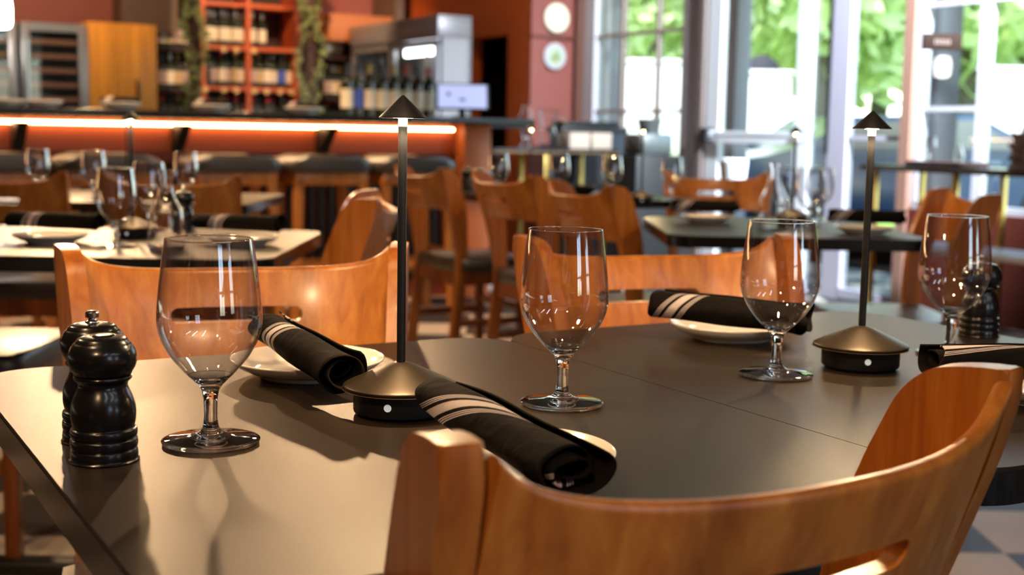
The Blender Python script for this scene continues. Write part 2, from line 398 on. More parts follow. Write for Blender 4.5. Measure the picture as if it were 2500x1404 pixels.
bm = B(); box(bm, U0, U0 + .08, vpx(2044), vpx(2008), 0, 2.9); box(bm, U0 + .0, U0 + .08, vpx(2044), vpx(1712), 2.62, 2.9)
struct('trim_5', bm, mat('lavender_frame', (.42, .40, .48), rough=.45), rz=R30)
bm = B(); box(bm, U0 + .03, U0 + .035, vpx(2008), vpx(1960), 0.1, 2.6); s2 = struct('window_5', bm, PANE, rz=R30)
w2 = wframe('window_2', vpx(2048), vpx(2196), [], .05, mat('lavender_frame'), bars=(1.0,), jamb=.03)
bm = B(); box(bm, U0 - .04, U0 + .1, vpx(2217), vpx(2193), 0, 3.1); struct('trim_6', bm, mat('copper_brown_frame', (.28, .15, .11), rough=.5), rz=R30)
vm = vpx(2372); v4 = vm - (vpx(2225) - vm)
w3 = wframe('window_3', vpx(2222), v4 - .8, [vm, v4], .62, GREYP, t=.07)
bm = B(); box(bm, U0 - .02, U0 + .1, -4.2, vpx(2217), 0, .6); box(bm, U0 - .02, U0 + .1, -4.2, v4 - .82, .6, 3.1); struct('wall_right', bm, DARKR, rz=R30)
bm = B(); box(bm, U0, U0 + .12, -4.2, 8.9, 2.94, 3.1); struct('wall_right_head', bm, DUSTY, rz=R30)

# ================================================================== OUTSIDE
LAWN = mat('lawn_grass', (.20, .34, .06), rough=.9, noise=.35, nscale=1.2)
bm = B(); box(bm, U0 + .2, 60, -30, 60, -.12, -.02); gl = struct('lawn_ground', bm, LAWN, rz=R30); gl['kind'] = 'structure'
bm = B(); box(bm, 7.2, 10.6, -30, 40, -.02, 0.0); pv = struct('concrete_path', bm, mat('pale_concrete', (.40, .38, .46), rough=.8, noise=.12, nscale=2), rz=R30)
def leaf_mesh(bm, centre, rad, n, size, squash=.8):
    for _ in range(n):
        while True:
            p = Vector((random.uniform(-1, 1), random.uniform(-1, 1), random.uniform(-1, 1)))
            if p.length < 1: break
        p = p.normalized() * (.55 + .45 * random.random()) if p.length > 1e-3 else p
        c = Vector(centre) + Vector((p.x * rad[0], p.y * rad[1], p.z * rad[2]))
        a = Vector((random.gauss(0, 1), random.gauss(0, 1), random.gauss(0, 1))).normalized(); b = a.orthogonal().normalized()
        s = size * random.uniform(.6, 1.3)
        vs = [bm.verts.new(c + a * s), bm.verts.new(c + b * s * .55), bm.verts.new(c - a * s), bm.verts.new(c - b * s * .55)]
        bm.faces.new(vs)
def leafy(name, col):
    m = mat(name, col, rough=.6, noise=.3, nscale=.8); nt = m.node_tree; b = nt.nodes['Principled BSDF']; out = nt.nodes['Material Output']
    t = nt.nodes.new('ShaderNodeBsdfTranslucent'); t.inputs[0].default_value = (min(1, col[0] * 1.2), min(1, col[1] * 1.15), col[2], 1)
    mx = nt.nodes.new('ShaderNodeMixShader'); mx.inputs[0].default_value = .5; nt.links.new(b.outputs[0], mx.inputs[1]); nt.links.new(t.outputs[0], mx.inputs[2]); nt.links.new(mx.outputs[0], out.inputs[0])
    return m
LEAFA = leafy('leaf_light_green', (.62, .72, .46)); LEAFB = leafy('leaf_mid_green', (.50, .62, .42))
BARK = mat('bark', (.12, .10, .09), rough=.9, noise=.2, nscale=6)
def at(px, Y, z):
    return Vector(((px - 1250) / F * Y, Y, z))
def garden_tree(px, Y, h, rad, label, lm):
    p = at(px, Y, -.02); t = thing('garden_tree', label, 'tree', p, 0, None)
    bm = B(); tube(bm, [(0, 0, 0), (.1, 0, h * .3), (-.05, .1, h * .6), (0, 0, h * .85)], [.22, .18, .13, .05], 10); finish('trunk', bm, BARK, t)
    bm = B()
    for k in range(7):
        a = k * 2.4; q = (math.cos(a) * rad * .5, math.sin(a) * rad * .5, h * (.45 + .08 * k)); leaf_mesh(bm, q, (rad * .62, rad * .62, rad * .6), 420, .22)
    finish('foliage', bm, lm, t, smooth=False, recalc=False)
garden_tree(1560, 26, 6.5, 2.3, 'bushy light green tree seen through the window beside the red pier', LEAFA)
garden_tree(1700, 34, 9, 3.6, 'tall mid green tree behind the outdoor lamp glare left of the door', LEAFB)
garden_tree(1830, 24, 6.5, 2.5, 'leafy green tree seen through the upper door glass', LEAFA)
garden_tree(1985, 21, 6.0, 2.0, 'yellow green tree behind the narrow pane beside the door', LEAFA)
garden_tree(2120, 27, 7.5, 3.0, 'broad green tree seen through the tall sidelight', LEAFB)
garden_tree(2330, 22, 6.0, 2.2, 'pale green tree beyond the middle of the gridded window', LEAFA)
garden_tree(2470, 25, 6.8, 2.6, 'bright green tree at the right edge of the gridded window', LEAFA)
garden_tree(2230, 36, 9.5, 4.0, 'distant dark green tree rising behind the others', LEAFB)
garden_tree(1420, 38, 9.5, 4.0, 'distant green tree behind the grey porch column', LEAFB)
def shrub(px, Y, r, label, lm=LEAFA, n=700):
    t = thing('garden_shrub', label, 'shrub', at(px, Y, -.02), 0)
    bm = B(); tube(bm, [(0, 0, 0), (0, 0, r * .8)], .04, 6); finish('stem', bm, BARK, t)
    bm = B(); leaf_mesh(bm, (0, 0, r * .8), (r, r, r * .8), n, .09); finish('foliage', bm, lm, t, smooth=False, recalc=False)
shrub(1790, 15.9, .55, 'low bright shrub behind the lower left of the door glass')
shrub(2080, 16.6, .7, 'low rounded shrub outside the tall sidelight')
shrub(1960, 20.0, .7, 'low yellow green shrub behind the dark door edge')
shrub(1550, 16, .6, 'low yellow green shrub under the pale wall outside the first window')
WHITEW = mat('white_stucco', (.86, .86, .84), rough=.8)
def gwall(pxa, pxb, Y, z0, z1, label):
    a = at(pxa, Y, 0); b = at(pxb, Y, 0); bm = B(); box(bm, a.x, b.x, Y, Y + .25, z0, z1, bev=.01); box(bm, a.x - .03, b.x + .03, Y - .03, Y + .28, z1, z1 + .05, bev=.01)
    setp(finish('garden_wall', bm, WHITEW, ang=30), label, 'wall')
gwall(1505, 1648, 18.5, -.02, 2.0, 'white sunlit garden wall seen through the first window')
gwall(1745, 1915, 17.0, -.02, 1.80, 'white sunlit garden wall seen through the door glass')
gwall(2385, 2620, 16.0, -.02, 1.85, 'white sunlit garden wall seen through the gridded window')
t = thing('patio_umbrella', 'closed dark round umbrella top rising above the white wall behind the door', 'umbrella', at(1842, 19.5, -.02), 0)
bm = B(); lathe(bm, smooth_prof([(.0, 2.22), (.14, 2.18), (.26, 2.05), (.30, 1.85), (.0, 1.9)], 4), 20); finish('canopy', bm, mat('dark_canvas', (.02, .02, .03), rough=.8), t)
bm = B(); tube(bm, [(0, 0, 0), (0, 0, 2.0)], .03, 8); finish('pole', bm, IRON, t)
# porch columns outside
def porch(px, u_, w, m, label):
    k = (px - 1250) / F; Y = u_ / (.8660254 * k + .5); v = Y * (.8660254 - .5 * k)
    t = thing('porch_column', label, 'column', UV(u_, v, -.02), R30)
    bm = B(); box(bm, -w / 2, w / 2, -w / 2, w / 2, .15, 3.2, bev=.01); finish('shaft', bm, m, t)
    bm = B(); box(bm, -w / 2 - .04, w / 2 + .04, -w / 2 - .04, w / 2 + .04, 0, .16, bev=.01); finish('plinth', bm, m, t)
porch(1472, 7.0, .26, GREYP, 'grey square porch column outside the first window')
porch(1782, 7.0, .16, GREYP, 'slim grey porch column outside the door glass')
porch(2264, 7.0, .22, mat('dark_grey_paint', (.10, .095, .11), rough=.6), 'dark grey square porch column behind the hanging sign')
bm = B(); box(bm, 5.9, 8.3, -30, 30, 3.2, 3.35); pr = struct('ceiling_porch', bm, CEIL, rz=R30)
# parked dark blue car seen low through the sidelight
CARP = mat('dark_blue_car_paint', (.02, .05, .11), rough=.25, coat=.8)
t = thing('car', 'dark blue parked car low behind the tall sidelight glass', 'car', at(2150, 13.2, -.02), math.radians(8))
bm = B()
prof = [(-2.1, .25), (-2.1, .62), (-1.95, .78), (-1.2, .88), (-.7, 1.22), (.55, 1.26), (1.2, .92), (1.95, .85), (2.1, .6), (2.1, .25)]
prism(bm, prof, -.85, .85, bev=.05, seg=3, axis='z'); bmesh.ops.transform(bm, matrix=Matrix.Rotation(PI / 2, 4, 'X'), verts=bm.verts); finish('body', bm, CARP, t)
bm = B()
prism(bm, [(-1.02, .93), (-.65, 1.17), (.5, 1.21), (1.0, .93)], -.862, .862, axis='z'); bmesh.ops.transform(bm, matrix=Matrix.Rotation(PI / 2, 4, 'X'), verts=bm.verts); finish('side_window', bm, mat('car_glass', (.1, .14, .16), rough=.05, coat=1), t)
for sx in (-1.35, 1.35):
    for sy in (-.8, .8):
        bm = B(); lathe(bm, [(0, -.1), (.2, -.1), (.31, -.09), (.33, -.05), (.33, .05), (.31, .09), (.2, .1), (0, .1)], 24); bmesh.ops.transform(bm, matrix=Matrix.Translation((sx, sy, .33)) @ Matrix.Rotation(PI / 2, 4, 'X'), verts=bm.verts); finish('wheel', bm, IRON, t)

# ================================================================== BAR
BV = 6.81
bar = thing('bar_counter', 'long bar with black top, red front and glowing warm strip under its edge', 'bar counter', (0, 0, 0), R30)
BARR = mat('bar_front_red', (.36, .075, .028), rough=.4, noise=.1, nscale=2)
bm = B(); box(bm, -1.6, 3.60, BV + .12, BV + .3, .86, 1.03); box(bm, -1.6, 3.6, BV + .16, BV + .3, .0, .86); finish('front_panel', bm, BARR, bar, smooth=False)
bm = B(); box(bm, -1.6, 3.98, BV - .16, BV + .62, 1.035, 1.075, bev=.006); box(bm, 3.55, 4.35, BV + .55, BV + 1.3, 1.02, 1.06, bev=.006); finish('bar_top', bm, mat('black_stone', (.012, .012, .014), rough=.18), bar)
bm = B(); box(bm, 3.60, 3.78, BV + .02, BV + .58, 0, 1.035, bev=.004); finish('end_post', bm, mat('orange_end_panel', (.62, .17, .05), rough=.45), bar)
bm = B(); tube(bm, [(-1.6, BV + .09, 1.003), (3.56, BV + .09, 1.003)], .0065, 8); finish('light_strip', bm, LED, bar)
bm = B(); n = 60
for k in range(86):
    x = -1.6 + k * .06
    box(bm, x, x + .035, BV + .12, BV + .16, .10, .80)
finish('fluted_dado', bm, mat('black_slat', (.02, .018, .018), rough=.5), bar, smooth=False)
for px in (50, 443, 797):
    k = (px - 1250) / F; Y = BV / (.8660254 - .5 * k); u = Y * (.8660254 * k + .5)
    bm = B(); prism(bm, [(BV - .1, 1.005), (BV + .12, 1.005), (BV + .12, .86), (BV + .07, .86)], u - .028, u + .028, bev=.003, axis='x'); finish('bracket', bm, IRON, bar)
bm = B(); tube(bm, [(-1.6, BV - .06, .2), (3.5, BV - .06, .2)], .02, 10); finish('foot_rail', bm, BRASS, bar)
bm = B(); box(bm, -1.6, 3.7, BV + 1.9, BV + 2.6, 0, .9); box(bm, -1.6, 3.7, BV + 1.88, BV + 2.62, .9, .93); setp(finish('back_counter', bm, mat('black_stone'), smooth=False, rz=R30), 'dark work counter running behind the bar', 'counter')

# bar stools
st = thing('bar_stool', 'x', 'bar stool')
bm = B(); prism(bm, rrect(-.215, .215, -.195, .195, .09, 8), 0, .05, bev=.024, seg=6)
for v in bm.verts:
    if v.co.z > .024: v.co.z += .045 * (1 - (v.co.x / .22) ** 2)
finish('seat_cushion', bm, VINYL, st, ang=60, loc=(0, 0, .715))
bm = B(); box(bm, -.18, .18, -.16, .16, .655, .716, bev=.008); finish('seat_frame', bm, STOOLW, st)
for sx in (-1, 1):
    for sy in (-1, 1):
        bm = B()
        M = Matrix.Identity(4); pts_t = (sx * .155, sy * .135); pts_b = (sx * .19, sy * .17)
        vs = []
        for z, (x, y) in ((0, pts_b), (.69, pts_t)):
            for dx, dy in ((-.02, -.02), (.02, -.02), (.02, .02), (-.02, .02)): vs.append(bm.verts.new((x + dx, y + dy, z)))
        bm.faces.new(vs[:4][::-1]); bm.faces.new(vs[4:])
        for i in range(4): bm.faces.new((vs[i], vs[(i + 1) % 4], vs[4 + (i + 1) % 4], vs[4 + i]))
        finish('leg', bm, STOOLW, st, smooth=False)
for a in (0, 1, 2, 3):
    bm = B(); z = .24 if a % 2 == 0 else .30
    if a < 2: s = -1
    else: s = 1
    if a % 2 == 0: box(bm, -.17, .17, s * .155 - .012, s * .155 + .012, z, z + .035, bev=.003)
    else: box(bm, s * .175 - .012, s * .175 + .012, -.15, .15, z, z + .035, bev=.003)
    finish('stretcher', bm, STOOLW, st)
used = []
names = ['backless amber wood bar stool nearest the left edge of the photo', 'backless bar stool behind the far table glasses, second from the photo\'s left edge',
         'backless bar stool right of the small dark table lamp pole, third along the bar', 'backless bar stool fully in view beneath the right bracket of the bar',
         'backless bar stool behind the tall lamp pole, nearest the glowing bar end']
for px, lb in zip((-20, 255, 556, 780, 985), names):
    k = (px - 1250) / F; Y = (BV - .42) / (.8660254 - .5 * k)
    place(st, used, (k * Y, Y, 0), R30, lb, 'bar stools along the bar', scale=(1.12, 1.0, 1.08))

# ================================================================== SHELVES AND BOTTLES
def bottle_proto(cap, lab, name='wine_bottle'):
    t = thing(name, 'x', 'bottle')
    bm = B(); lathe(bm, smooth_prof([(0, 0), (.034, .001), (.0375, .006), (.0375, .10), (.0375, .185), (.034, .205), (.020, .228), (.0145, .245), (.0142, .29), (.0155, .293), (.0155, .30), (0, .30)], 3), 18); finish('bottle_body', bm, GREENG, t, ang=50)
    if lab:
        bm = B(); lathe(bm, [(.0380, .045), (.0384, .045), (.0384, .155), (.0380, .155)], 18, closed=True); finish('label_band', bm, lab, t)
    bm = B(); lathe(bm, [(0, .3025), (.0165, .3025), (.0165, .25), (.0158, .25)], 14); finish('capsule', bm, cap, t)
    return t
TANL = mat('tan_label', (.55, .42, .24), rough=.6); MAUVEL = mat('mauve_label', (.50, .38, .36), rough=.6)
PROT = [(bottle_proto(SILVCAP, CREAM), []), (bottle_proto(REDCAP, CREAM), []), (bottle_proto(DARKCAP, CREAM), []), (bottle_proto(GOLDCAP, CREAM), []), (bottle_proto(DARKCAP, BLUEL), []), (bottle_proto(REDCAP, None), []), (bottle_proto(DARKCAP, MAUVEL), []), (bottle_proto(GOLDCAP, TANL), [])]
def bottle(i, loc, label, group, s=1):
    p, u = PROT[i]; return place(p, u, loc, random.uniform(0, 6), label, group, scale=(s, s, s) if s != 1 else None)
SHELFM = mat('shelf_red', (.50, .10, .03), rough=.45)
SHELFD = mat('shelf_dark_back', (.035, .012, .010), rough=.6)
VS = 11.1
def up(px, v):
    k = (px - 1250) / F; Y = v / (.8660254 - .5 * k)
    return Y * (.8660254 * k + .5)
sh = thing('wine_shelf', 'tall red cubby shelving full of wine bottles between the leafy posts', 'shelf', (0, 0, 0), R30)
us = [up(496, VS), up(606, VS), up(722, VS)]
zs = [.93, 1.31, 1.66, 2.03, 2.40, 2.77]
bm = B()
for u in us: box(bm, u - .02, u + .02, VS, VS + .38, .93, 3.0)
finish('upright', bm, SHELFM, sh, smooth=False)
for z in zs:
    bm = B(); box(bm, us[0] - .02, us[2] + .02, VS - .005, VS + .38, z, z + .035); finish('shelf_board', bm, SHELFM, sh, smooth=False)
bm = B(); box(bm, us[0], us[2], VS + .36, VS + .385, .93, 3.0); finish('back_board', bm, SHELFD, sh, smooth=False)
for u in (up(545, VS), up(575, VS), up(618, VS), up(500, VS)):
    for z in (1.66, 1.31):
        bm = B(); lathe(bm, [(0, -.002), (.024, -.002), (.024, .002), (0, .002)], 16)
        bmesh.ops.transform(bm, matrix=Matrix.Translation((u, VS - .012, z + .0)) @ Matrix.Rotation(PI / 2, 4, 'X'), verts=bm.verts); finish('price_tag', bm, TAG, sh)
for u in (up(648, VS), up(680, VS), up(708, VS)):
    bm = B(); lathe(bm, [(0, -.002), (.024, -.002), (.024, .002), (0, .002)], 16)
    bmesh.ops.transform(bm, matrix=Matrix.Translation((u, VS - .012, 1.31)) @ Matrix.Rotation(PI / 2, 4, 'X'), verts=bm.verts); finish('price_tag', bm, TAG, sh)
rows = [(1.66, us[0] + .07, us[1] - .04, (0,), 'silver-necked wine bottle with cream label in the upper left cubby', 6),
        (1.66, us[1] + .055, us[1] + .16, (0,), 'silver-necked wine bottle with cream label at the left of the upper right cubby', 2),
        (1.31, us[0] + .05, us[1] - .04, (5, 6, 1, 6, 7, 2), 'dark wine bottle in the middle left cubby', 6),
        (1.31, us[1] + .06, us[2] - .05, (6, 7, 2, 0, 4, 3), 'wine bottle with cream label in the middle right cubby', 6),
        (.93, us[0] + .05, us[1] - .04, (5, 6, 7, 5), 'dark wine bottle in the lowest left cubby', 6),
        (.93, us[1] + .06, us[2] - .05, (5, 6, 5), 'dark wine bottle in the lowest right cubby', 6)]
ORD = ['leftmost', 'second', 'third', 'fourth', 'fifth', 'rightmost']
for z, a, b, kinds, lb, n in rows:
    for i in range(n):
        o_ = 'rightmost' if i == n - 1 else ORD[i]
        u = a + (b - a) * i / max(1, n - 1); bottle(kinds[i % len(kinds)], UV(u, VS + .07 + .04 * (i % 2), z + .0355), '%s %s' % (o_, lb), lb.replace('wine bottle', 'bottles').split(' in ')[-1].split(' at ')[-1] + ' wine bottles')
# darker side shelves: left of the vines and right of them
for nm, (pa, pb), lab, zz in (('side_rack', (388, 488), 'dark narrow bottle rack left of the first leafy post', (.93, 1.28, 1.63)), ('side_rack', (790, 842), 'dark narrow bottle rack right of the second leafy post', (.93, 1.24, 1.62))):
    ua, ub = up(pa, VS + .1), up(pb, VS + .1)
    r = thing(nm, lab, 'shelf', (0, 0, 0), R30)
    bm = B(); box(bm, ua, ub, VS + .36, VS + .385, .9, 2.0); finish('back_board', bm, SHELFD, r, smooth=False)
    for z in zz: bm = B(); box(bm, ua, ub, VS + .05, VS + .36, z, z + .03); finish('shelf_board', bm, SHELFD, r, smooth=False)
    for z in zz:
        n = 5 if pa < 500 else 3
        for i in range(n):
            u = ua + .05 + (ub - ua - .1) * i / (n - 1)
            o_ = 'rightmost' if i == n - 1 else ORD[i]; lv = {0: 'bottom', 1: 'middle', 2: 'top'}[zz.index(z)]
            bottle((5, 6, 7)[i % 3] if z == zz[0] else (7, 6, 0)[(i + len(nm) + zz.index(z)) % 3], UV(u, VS + .16, z + .0305), '%s wine bottle on the %s board of the dark rack %s' % (o_, lv, 'left of the leafy posts' if pa < 500 else 'right of the leafy posts'), '%s board bottles %s' % (lv, 'left rack' if pa < 500 else 'right rack'))
# low cupboards under shelf so bottles stand on something, upper soffits
bm = B(); box(bm, .2, up(942, VS) - .01, VS - .02, VS + .38, 0, .925); setp(finish('back_cabinet', bm, SHELFD, smooth=False, rz=R30), 'dark low cabinet row under the wine shelves', 'cabinet')
bm = B(); box(bm, up(790, VS), up(942, VS), VS - .1, VS + .35, 1.78, 2.02, bev=.005); setp(finish('wall_soffit', bm, mat('tan_orange_panel', (.50, .17, .055), rough=.5), rz=R30), kind='structure')
bm = B(); box(bm, up(942, VS), up(962, VS), VS - .15, VS + .35, 0, 3.1); setp(finish('wall_bar_corner', bm, TAUPE, smooth=False, rz=R30), kind='structure')
bm = B(); box(bm, up(305, VS), up(440, VS), VS + .05, VS + .38, 1.78, 3.1); setp(finish('wall_upper_panel', bm, TAUPE, smooth=False, rz=R30), kind='structure')
bm = B(); box(bm, up(722, VS)+.03, up(955, VS), VS + .3, VS + .38, .93, 1.78); setp(finish('wall_shelf_backing', bm, SHELFD, smooth=False, rz=R30), kind='structure')
# leafy posts
VINE = mat('vine_leaf', (.20, .24, .09), rough=.55, noise=.4, nscale=9)
def vine(px, v, label, zt=2.95):
    k = (px - 1250) / F; Y = v / (.8660254 - .5 * k)
    t = thing('vine_garland', label, 'plant', (k * Y, Y, 1.0), 0)
    bm = B(); pts = [(.035 * math.sin(z * 9 + px), .02 * math.cos(z * 7), z) for z in [i * .1 for i in range(int((zt - 1.0) * 10))]]
    tube(bm, pts, .008, 6); finish('stem', bm, BARK, t)
    bm = B()
    for _ in range(340):
        z = random.uniform(0, zt - 1.1); c = Vector((.035 * math.sin(z * 9 + px) + random.gauss(0, .022), random.gauss(0, .022) - .01, z))
        a = Vector((random.gauss(0, 1), random.gauss(0, 1), random.gauss(0, 1))).normalized(); b = a.orthogonal().normalized(); s = random.uniform(.016, .03)
        n_ = a.cross(b) * s * .25
        m0 = bm.verts.new(c + n_); q = [bm.verts.new(c + a * s), bm.verts.new(c + b * s * .7), bm.verts.new(c - a * s), bm.verts.new(c - b * s * .7)]
        for i in range(4): bm.faces.new((m0, q[i], q[(i + 1) % 4]))
    finish('leaves', bm, VINE, t, smooth=False, recalc=False)
vine(462, 10.7, 'leafy vine garland on the left side of the first dark post')
vine(492, 10.7, 'leafy vine garland on the right side of the first dark post')
vine(735, 10.7, 'leafy vine garland on the left side of the second dark post')
vine(775, 10.7, 'leafy vine garland on the right side of the second dark post')
for px, lb in ((477, 'dark square post wrapped in vines left of the red shelves'), (755, 'dark square post wrapped in vines right of the red shelves')):
    k = (px - 1250) / F; v = 10.78; Y = v / (.8660254 - .5 * k)
    bm = B(); box(bm, -.045, .045, -.03, .06, 0, 3.1, bev=.005); setp(finish('post', bm, mat('dark_post', (.05, .02, .015), rough=.6), loc=(k * Y, Y, 0), rz=R30), lb, 'post')
# wine fridges
def fridge(pa, pb, v, label):
    ua, ub = up(pa, v), up(pb, v); t = thing('wine_fridge', label, 'fridge', UV((ua + ub) / 2, v, 0), R30); w = (ub - ua) / 2; D = .5
    bm = B(); box(bm, -w, w, .03, D, 0, 1.73, bev=.004); finish('cabinet_body', bm, mat('black_stone'), t)
    fr = mat('fridge_steel', (.42, .39, .38), rough=.35, metal=.8)
    bm = B()
    for a, b, c, d in ((-w, -w + .06, .95, 1.73), (w - .06, w, .95, 1.73)): box(bm, a, b, -.02, .03, c, d, bev=.003)
    box(bm, -w + .06, w - .06, -.02, .03, 1.67, 1.73); box(bm, -w + .06, w - .06, -.02, .03, .95, 1.0); dr = finish('door_frame', bm, fr, t)
    bm = B(); tube(bm, [(-w + .03, -.06, 1.1), (-w + .03, -.06, 1.6)], .012, 8); finish('handle', bm, STEEL, dr)
    bm = B(); box(bm, -w + .06, w - .06, 0, .004, 1.0, 1.67); finish('door_glass', bm, PANE, dr)
    for i in range(6):
        z = 1.05 + i * .105
        bm = B(); box(bm, -w + .06, w - .06, .006, .03, z, z + .035, bev=.003); finish('rack_front', bm, mat('rack_wood', (.22, .09, .05), rough=.5), t)
fridge(58, 216, 10.1, 'glass-fronted wine fridge with steel frame beside the yellow wood cabinet')
fridge(-110, 48, 10.1, 'glass-fronted wine fridge cut by the left edge of the photo')
ua, ub = up(218, 10.1), up(386, 10.1)
t = thing('cabinet', 'tall golden yellow wood cabinet between the wine fridge and the bottle rack', 'cabinet', UV((ua + ub) / 2, 10.1, 0), R30); w = (ub - ua) / 2
GOLD = wood('golden_oak', (.50, .18, .010), (.60, .235, .013), (.68, .28, .02), rough=.5, coat=.0)
bm = B(); box(bm, -w, w, .02, .5, 0, 1.76, bev=.004); finish('cabinet_body', bm, GOLD, t)
bm = B(); box(bm, -w + .005, w - .005, -.005, .02, .9, 1.755, bev=.004); d = finish('cabinet_door', bm, GOLD, t)
bm = B(); box(bm, -w + .09, w - .09, -.012, -.004, .96, 1.67, bev=.004); finish('raised_panel', bm, GOLD, d)
bm = B(); box(bm, -.006 + .1, .006 + .1, -.035, -.012, 1.2, 1.34, bev=.003); finish('handle', bm, IRON, d)
# pendant
t = thing('pendant_lamp', 'bright white glowing pendant lamp in the upper left corner', 'lamp', at(8, 8.6, 0) + Vector((0, 0, 1.61)), 0)
bm = B(); lathe(bm, smooth_prof([(0, 0), (.06, .01), (.075, .06), (.072, .17), (.05, .2), (0, .205)], 4), 24); finish('lamp_shade', bm, WHITEL, t)
bm = B(); tube(bm, [(0, 0, .2), (0, 0, 1.49)], .004, 6); finish('cord', bm, IRON, t)
# beverage cooler on the right wall
cv0, cv1, cu0, cu1 = 9.2, 10.97, 4.6, 4.9
cl = thing('display_cooler', 'steel glass-door drinks cooler with lit interior behind the bar', 'cooler', (0, 0, 0), R30)
CS = mat('cooler_steel', (.27, .26, .28), rough=.38, metal=.4)
bm = B(); box(bm, cu0, cu1, cv0, cv1, 1.72, 1.90, bev=.006); box(bm, cu0 + .04, cu1, cv0, cv0 + .05, 0, 1.72); box(bm, cu0 + .04, cu1, cv1 - .05, cv1, 0, 1.72); box(bm, cu1 - .03, cu1, cv0, cv1, 0, 1.72); box(bm, cu0 + .04, cu1, cv0, cv1, 0, .85); finish('cooler_body', bm, CS, cl)
bm = B()
for k in range(15): box(bm, cu0 - .004, cu0 + .01, cv0 + .08, cv1 - .08, 1.735 + k * .0065, 1.737 + k * .0065)
finish('vent_grille', bm, mat('grille_grey', (.5, .47, .52), rough=.4), cl, smooth=False)
for i in range(2):
    a = cv0 + .02 + i * .87; b = a + .85
    bm = B(); box(bm, cu0, cu0 + .035, a, a + .05, .86, 1.71); box(bm, cu0, cu0 + .035, b - .05, b, .86, 1.71); box(bm, cu0, cu0 + .035, a, b, 1.66, 1.71); box(bm, cu0, cu0 + .035, a, b, .86, .92); fr = finish('door_frame', bm, CS, cl, smooth=False)
    bm = B(); box(bm, cu0 + .015, cu0 + .019, a + .05, b - .05, .92, 1.66); finish('door_glass', bm, PANE, fr)
    bm = B(); tube(bm, [(cu0 - .04, a + .1, 1.0), (cu0 - .04, a + .1, 1.6)], .012, 8); finish('handle', bm, STEEL, fr)
bm = B(); box(bm, cu0 + .06, cu0 + .1, cv0 + .1, cv0 + .75, 1.6, 1.66, bev=.01); finish('interior_light', bm, mat('cool_tube_glow', (1, 1, 1), emit=(.9, .96, 1), es=9), cl)
for z in (1.05, 1.3): bm = B(); box(bm, cu0 + .06, cu1 - .04, cv0 + .05, cv1 - .05, z, z + .01); finish('wire_shelf', bm, STEEL, cl, smooth=False)
for k in range(12):
    v = cv0 + .15 + k * .13
    bottle((2, 3, 1)[k % 3], UV(cu0 + .14, v, 1.061), '%s bottle inside the steel drinks cooler' % ('nearest second third fourth fifth sixth seventh eighth ninth tenth eleventh farthest'.split()[k]), 'bottles inside the drinks cooler', .75)
# plates hung on the pier
def wall_plate(px, z, r, m1, m2, label, odd=False):
    v = 8.868; u = up(px, v); t = thing('wall_plate', label, 'plate', UV(u, v, z), R30)
    def disc(rr, y0, y1, m, nm, par, off=(0, 0), seg=32):
        bm = B(); lathe(bm, [(0, y0), (rr * .92, y0), (rr, (y0 + y1) / 2), (rr * .92, y1), (0, y1)], seg); bmesh.ops.transform(bm, matrix=Matrix.Translation((off[0], 0, off[1])) @ Matrix.Rotation(PI / 2, 4, 'X'), verts=bm.verts); return finish(nm, bm, m, par)
    disc(r, 0, .015, m1, 'dish', t)
    for rr, off, mm in m2: disc(rr, .0145, .0175, mm, 'painted_motif', t, off)
GW = mat('grey_glaze', (.42, .40, .43), rough=.3)
wall_plate(1345, 1.90, .115, mat('cream_glaze', (.72, .68, .52), rough=.3), [(.03, (-.03, -.01), mat('pink_glaze', (.7, .45, .35), rough=.4)), (.035, (.02, .01), mat('tan_glaze', (.55, .52, .42), rough=.4))], 'round cream plate hung above the dark trim line on the red pier')
wall_plate(1342, 1.60, .105, GW, [(.068, (0, 0), mat('green_glaze', (.30, .42, .30), rough=.4)), (.045, (0, -.008), mat('yellow_glaze', (.62, .58, .22), rough=.4))], 'round grey plate with green and yellow motif, lower one on the red pier')
# hanging sign by the window
t = thing('hanging_sign', 'small dark brown sign board with faint lettering hung in the right window', 'sign', UV(5.2, vpx(2272, 5.2), 1.49), math.radians(8))
bm = B(); box(bm, -.105, .105, -.012, .012, -.042, .042, bev=.002); sb = finish('board', bm, mat('sign_brown', (.02, .011, .008), rough=.85, spec=.1), t)
bm = B()
for k in range(5): box(bm, -.045 + k * .018, -.034 + k * .018, -.0135, -.0119, -.012, .012)
finish('faint_lettering', bm, mat('sign_letter', (.13, .09, .07), rough=.6), sb, smooth=False)
bm = B(); tube(bm, [(-.08, 0, .04), (-.08, 0, 1.60)], .002, 5); tube(bm, [(.08, 0, .04), (.08, 0, 1.60)], .002, 5); finish('hanging_wire', bm, STEEL, t)

# ================================================================== BAR-TOP OBJECTS
def on_bar(px, dv=.1):
    v = BV + dv; k = (px - 1250) / F; Y = v / (.8660254 - .5 * k)
    return Vector((k * Y, Y, 1.0752))
for i, (px, kd, lb) in enumerate(((843, 2, 'dark bottle with cream label, leftmost of the row on the bar'), (868, 4, 'bottle with a blue label on the bar beside the leftmost one'), (896, 3, 'tall cream-labelled bottle on the bar, third from its left end'),
        (927, 2, 'cream-labelled bottle on the bar left of the lamp shade tip'), (955, 3, 'gold-topped bottle on the bar just left of the lamp shade tip'), (984, 1, 'red-topped bottle on the bar directly behind the lamp shade'),
        (1013, 2, 'bottle on the bar right of the lamp shade tip'), (1040, 1, 'red-topped bottle on the bar next to the screen'))):
    bottle(kd, on_bar(px, .32), lb, 'bottles standing on the bar top', 1.0)
t = thing('till_screen', 'tilted touch screen till glowing pale blue on the bar end', 'screen', on_bar(1122, .3), R30 - math.radians(22))
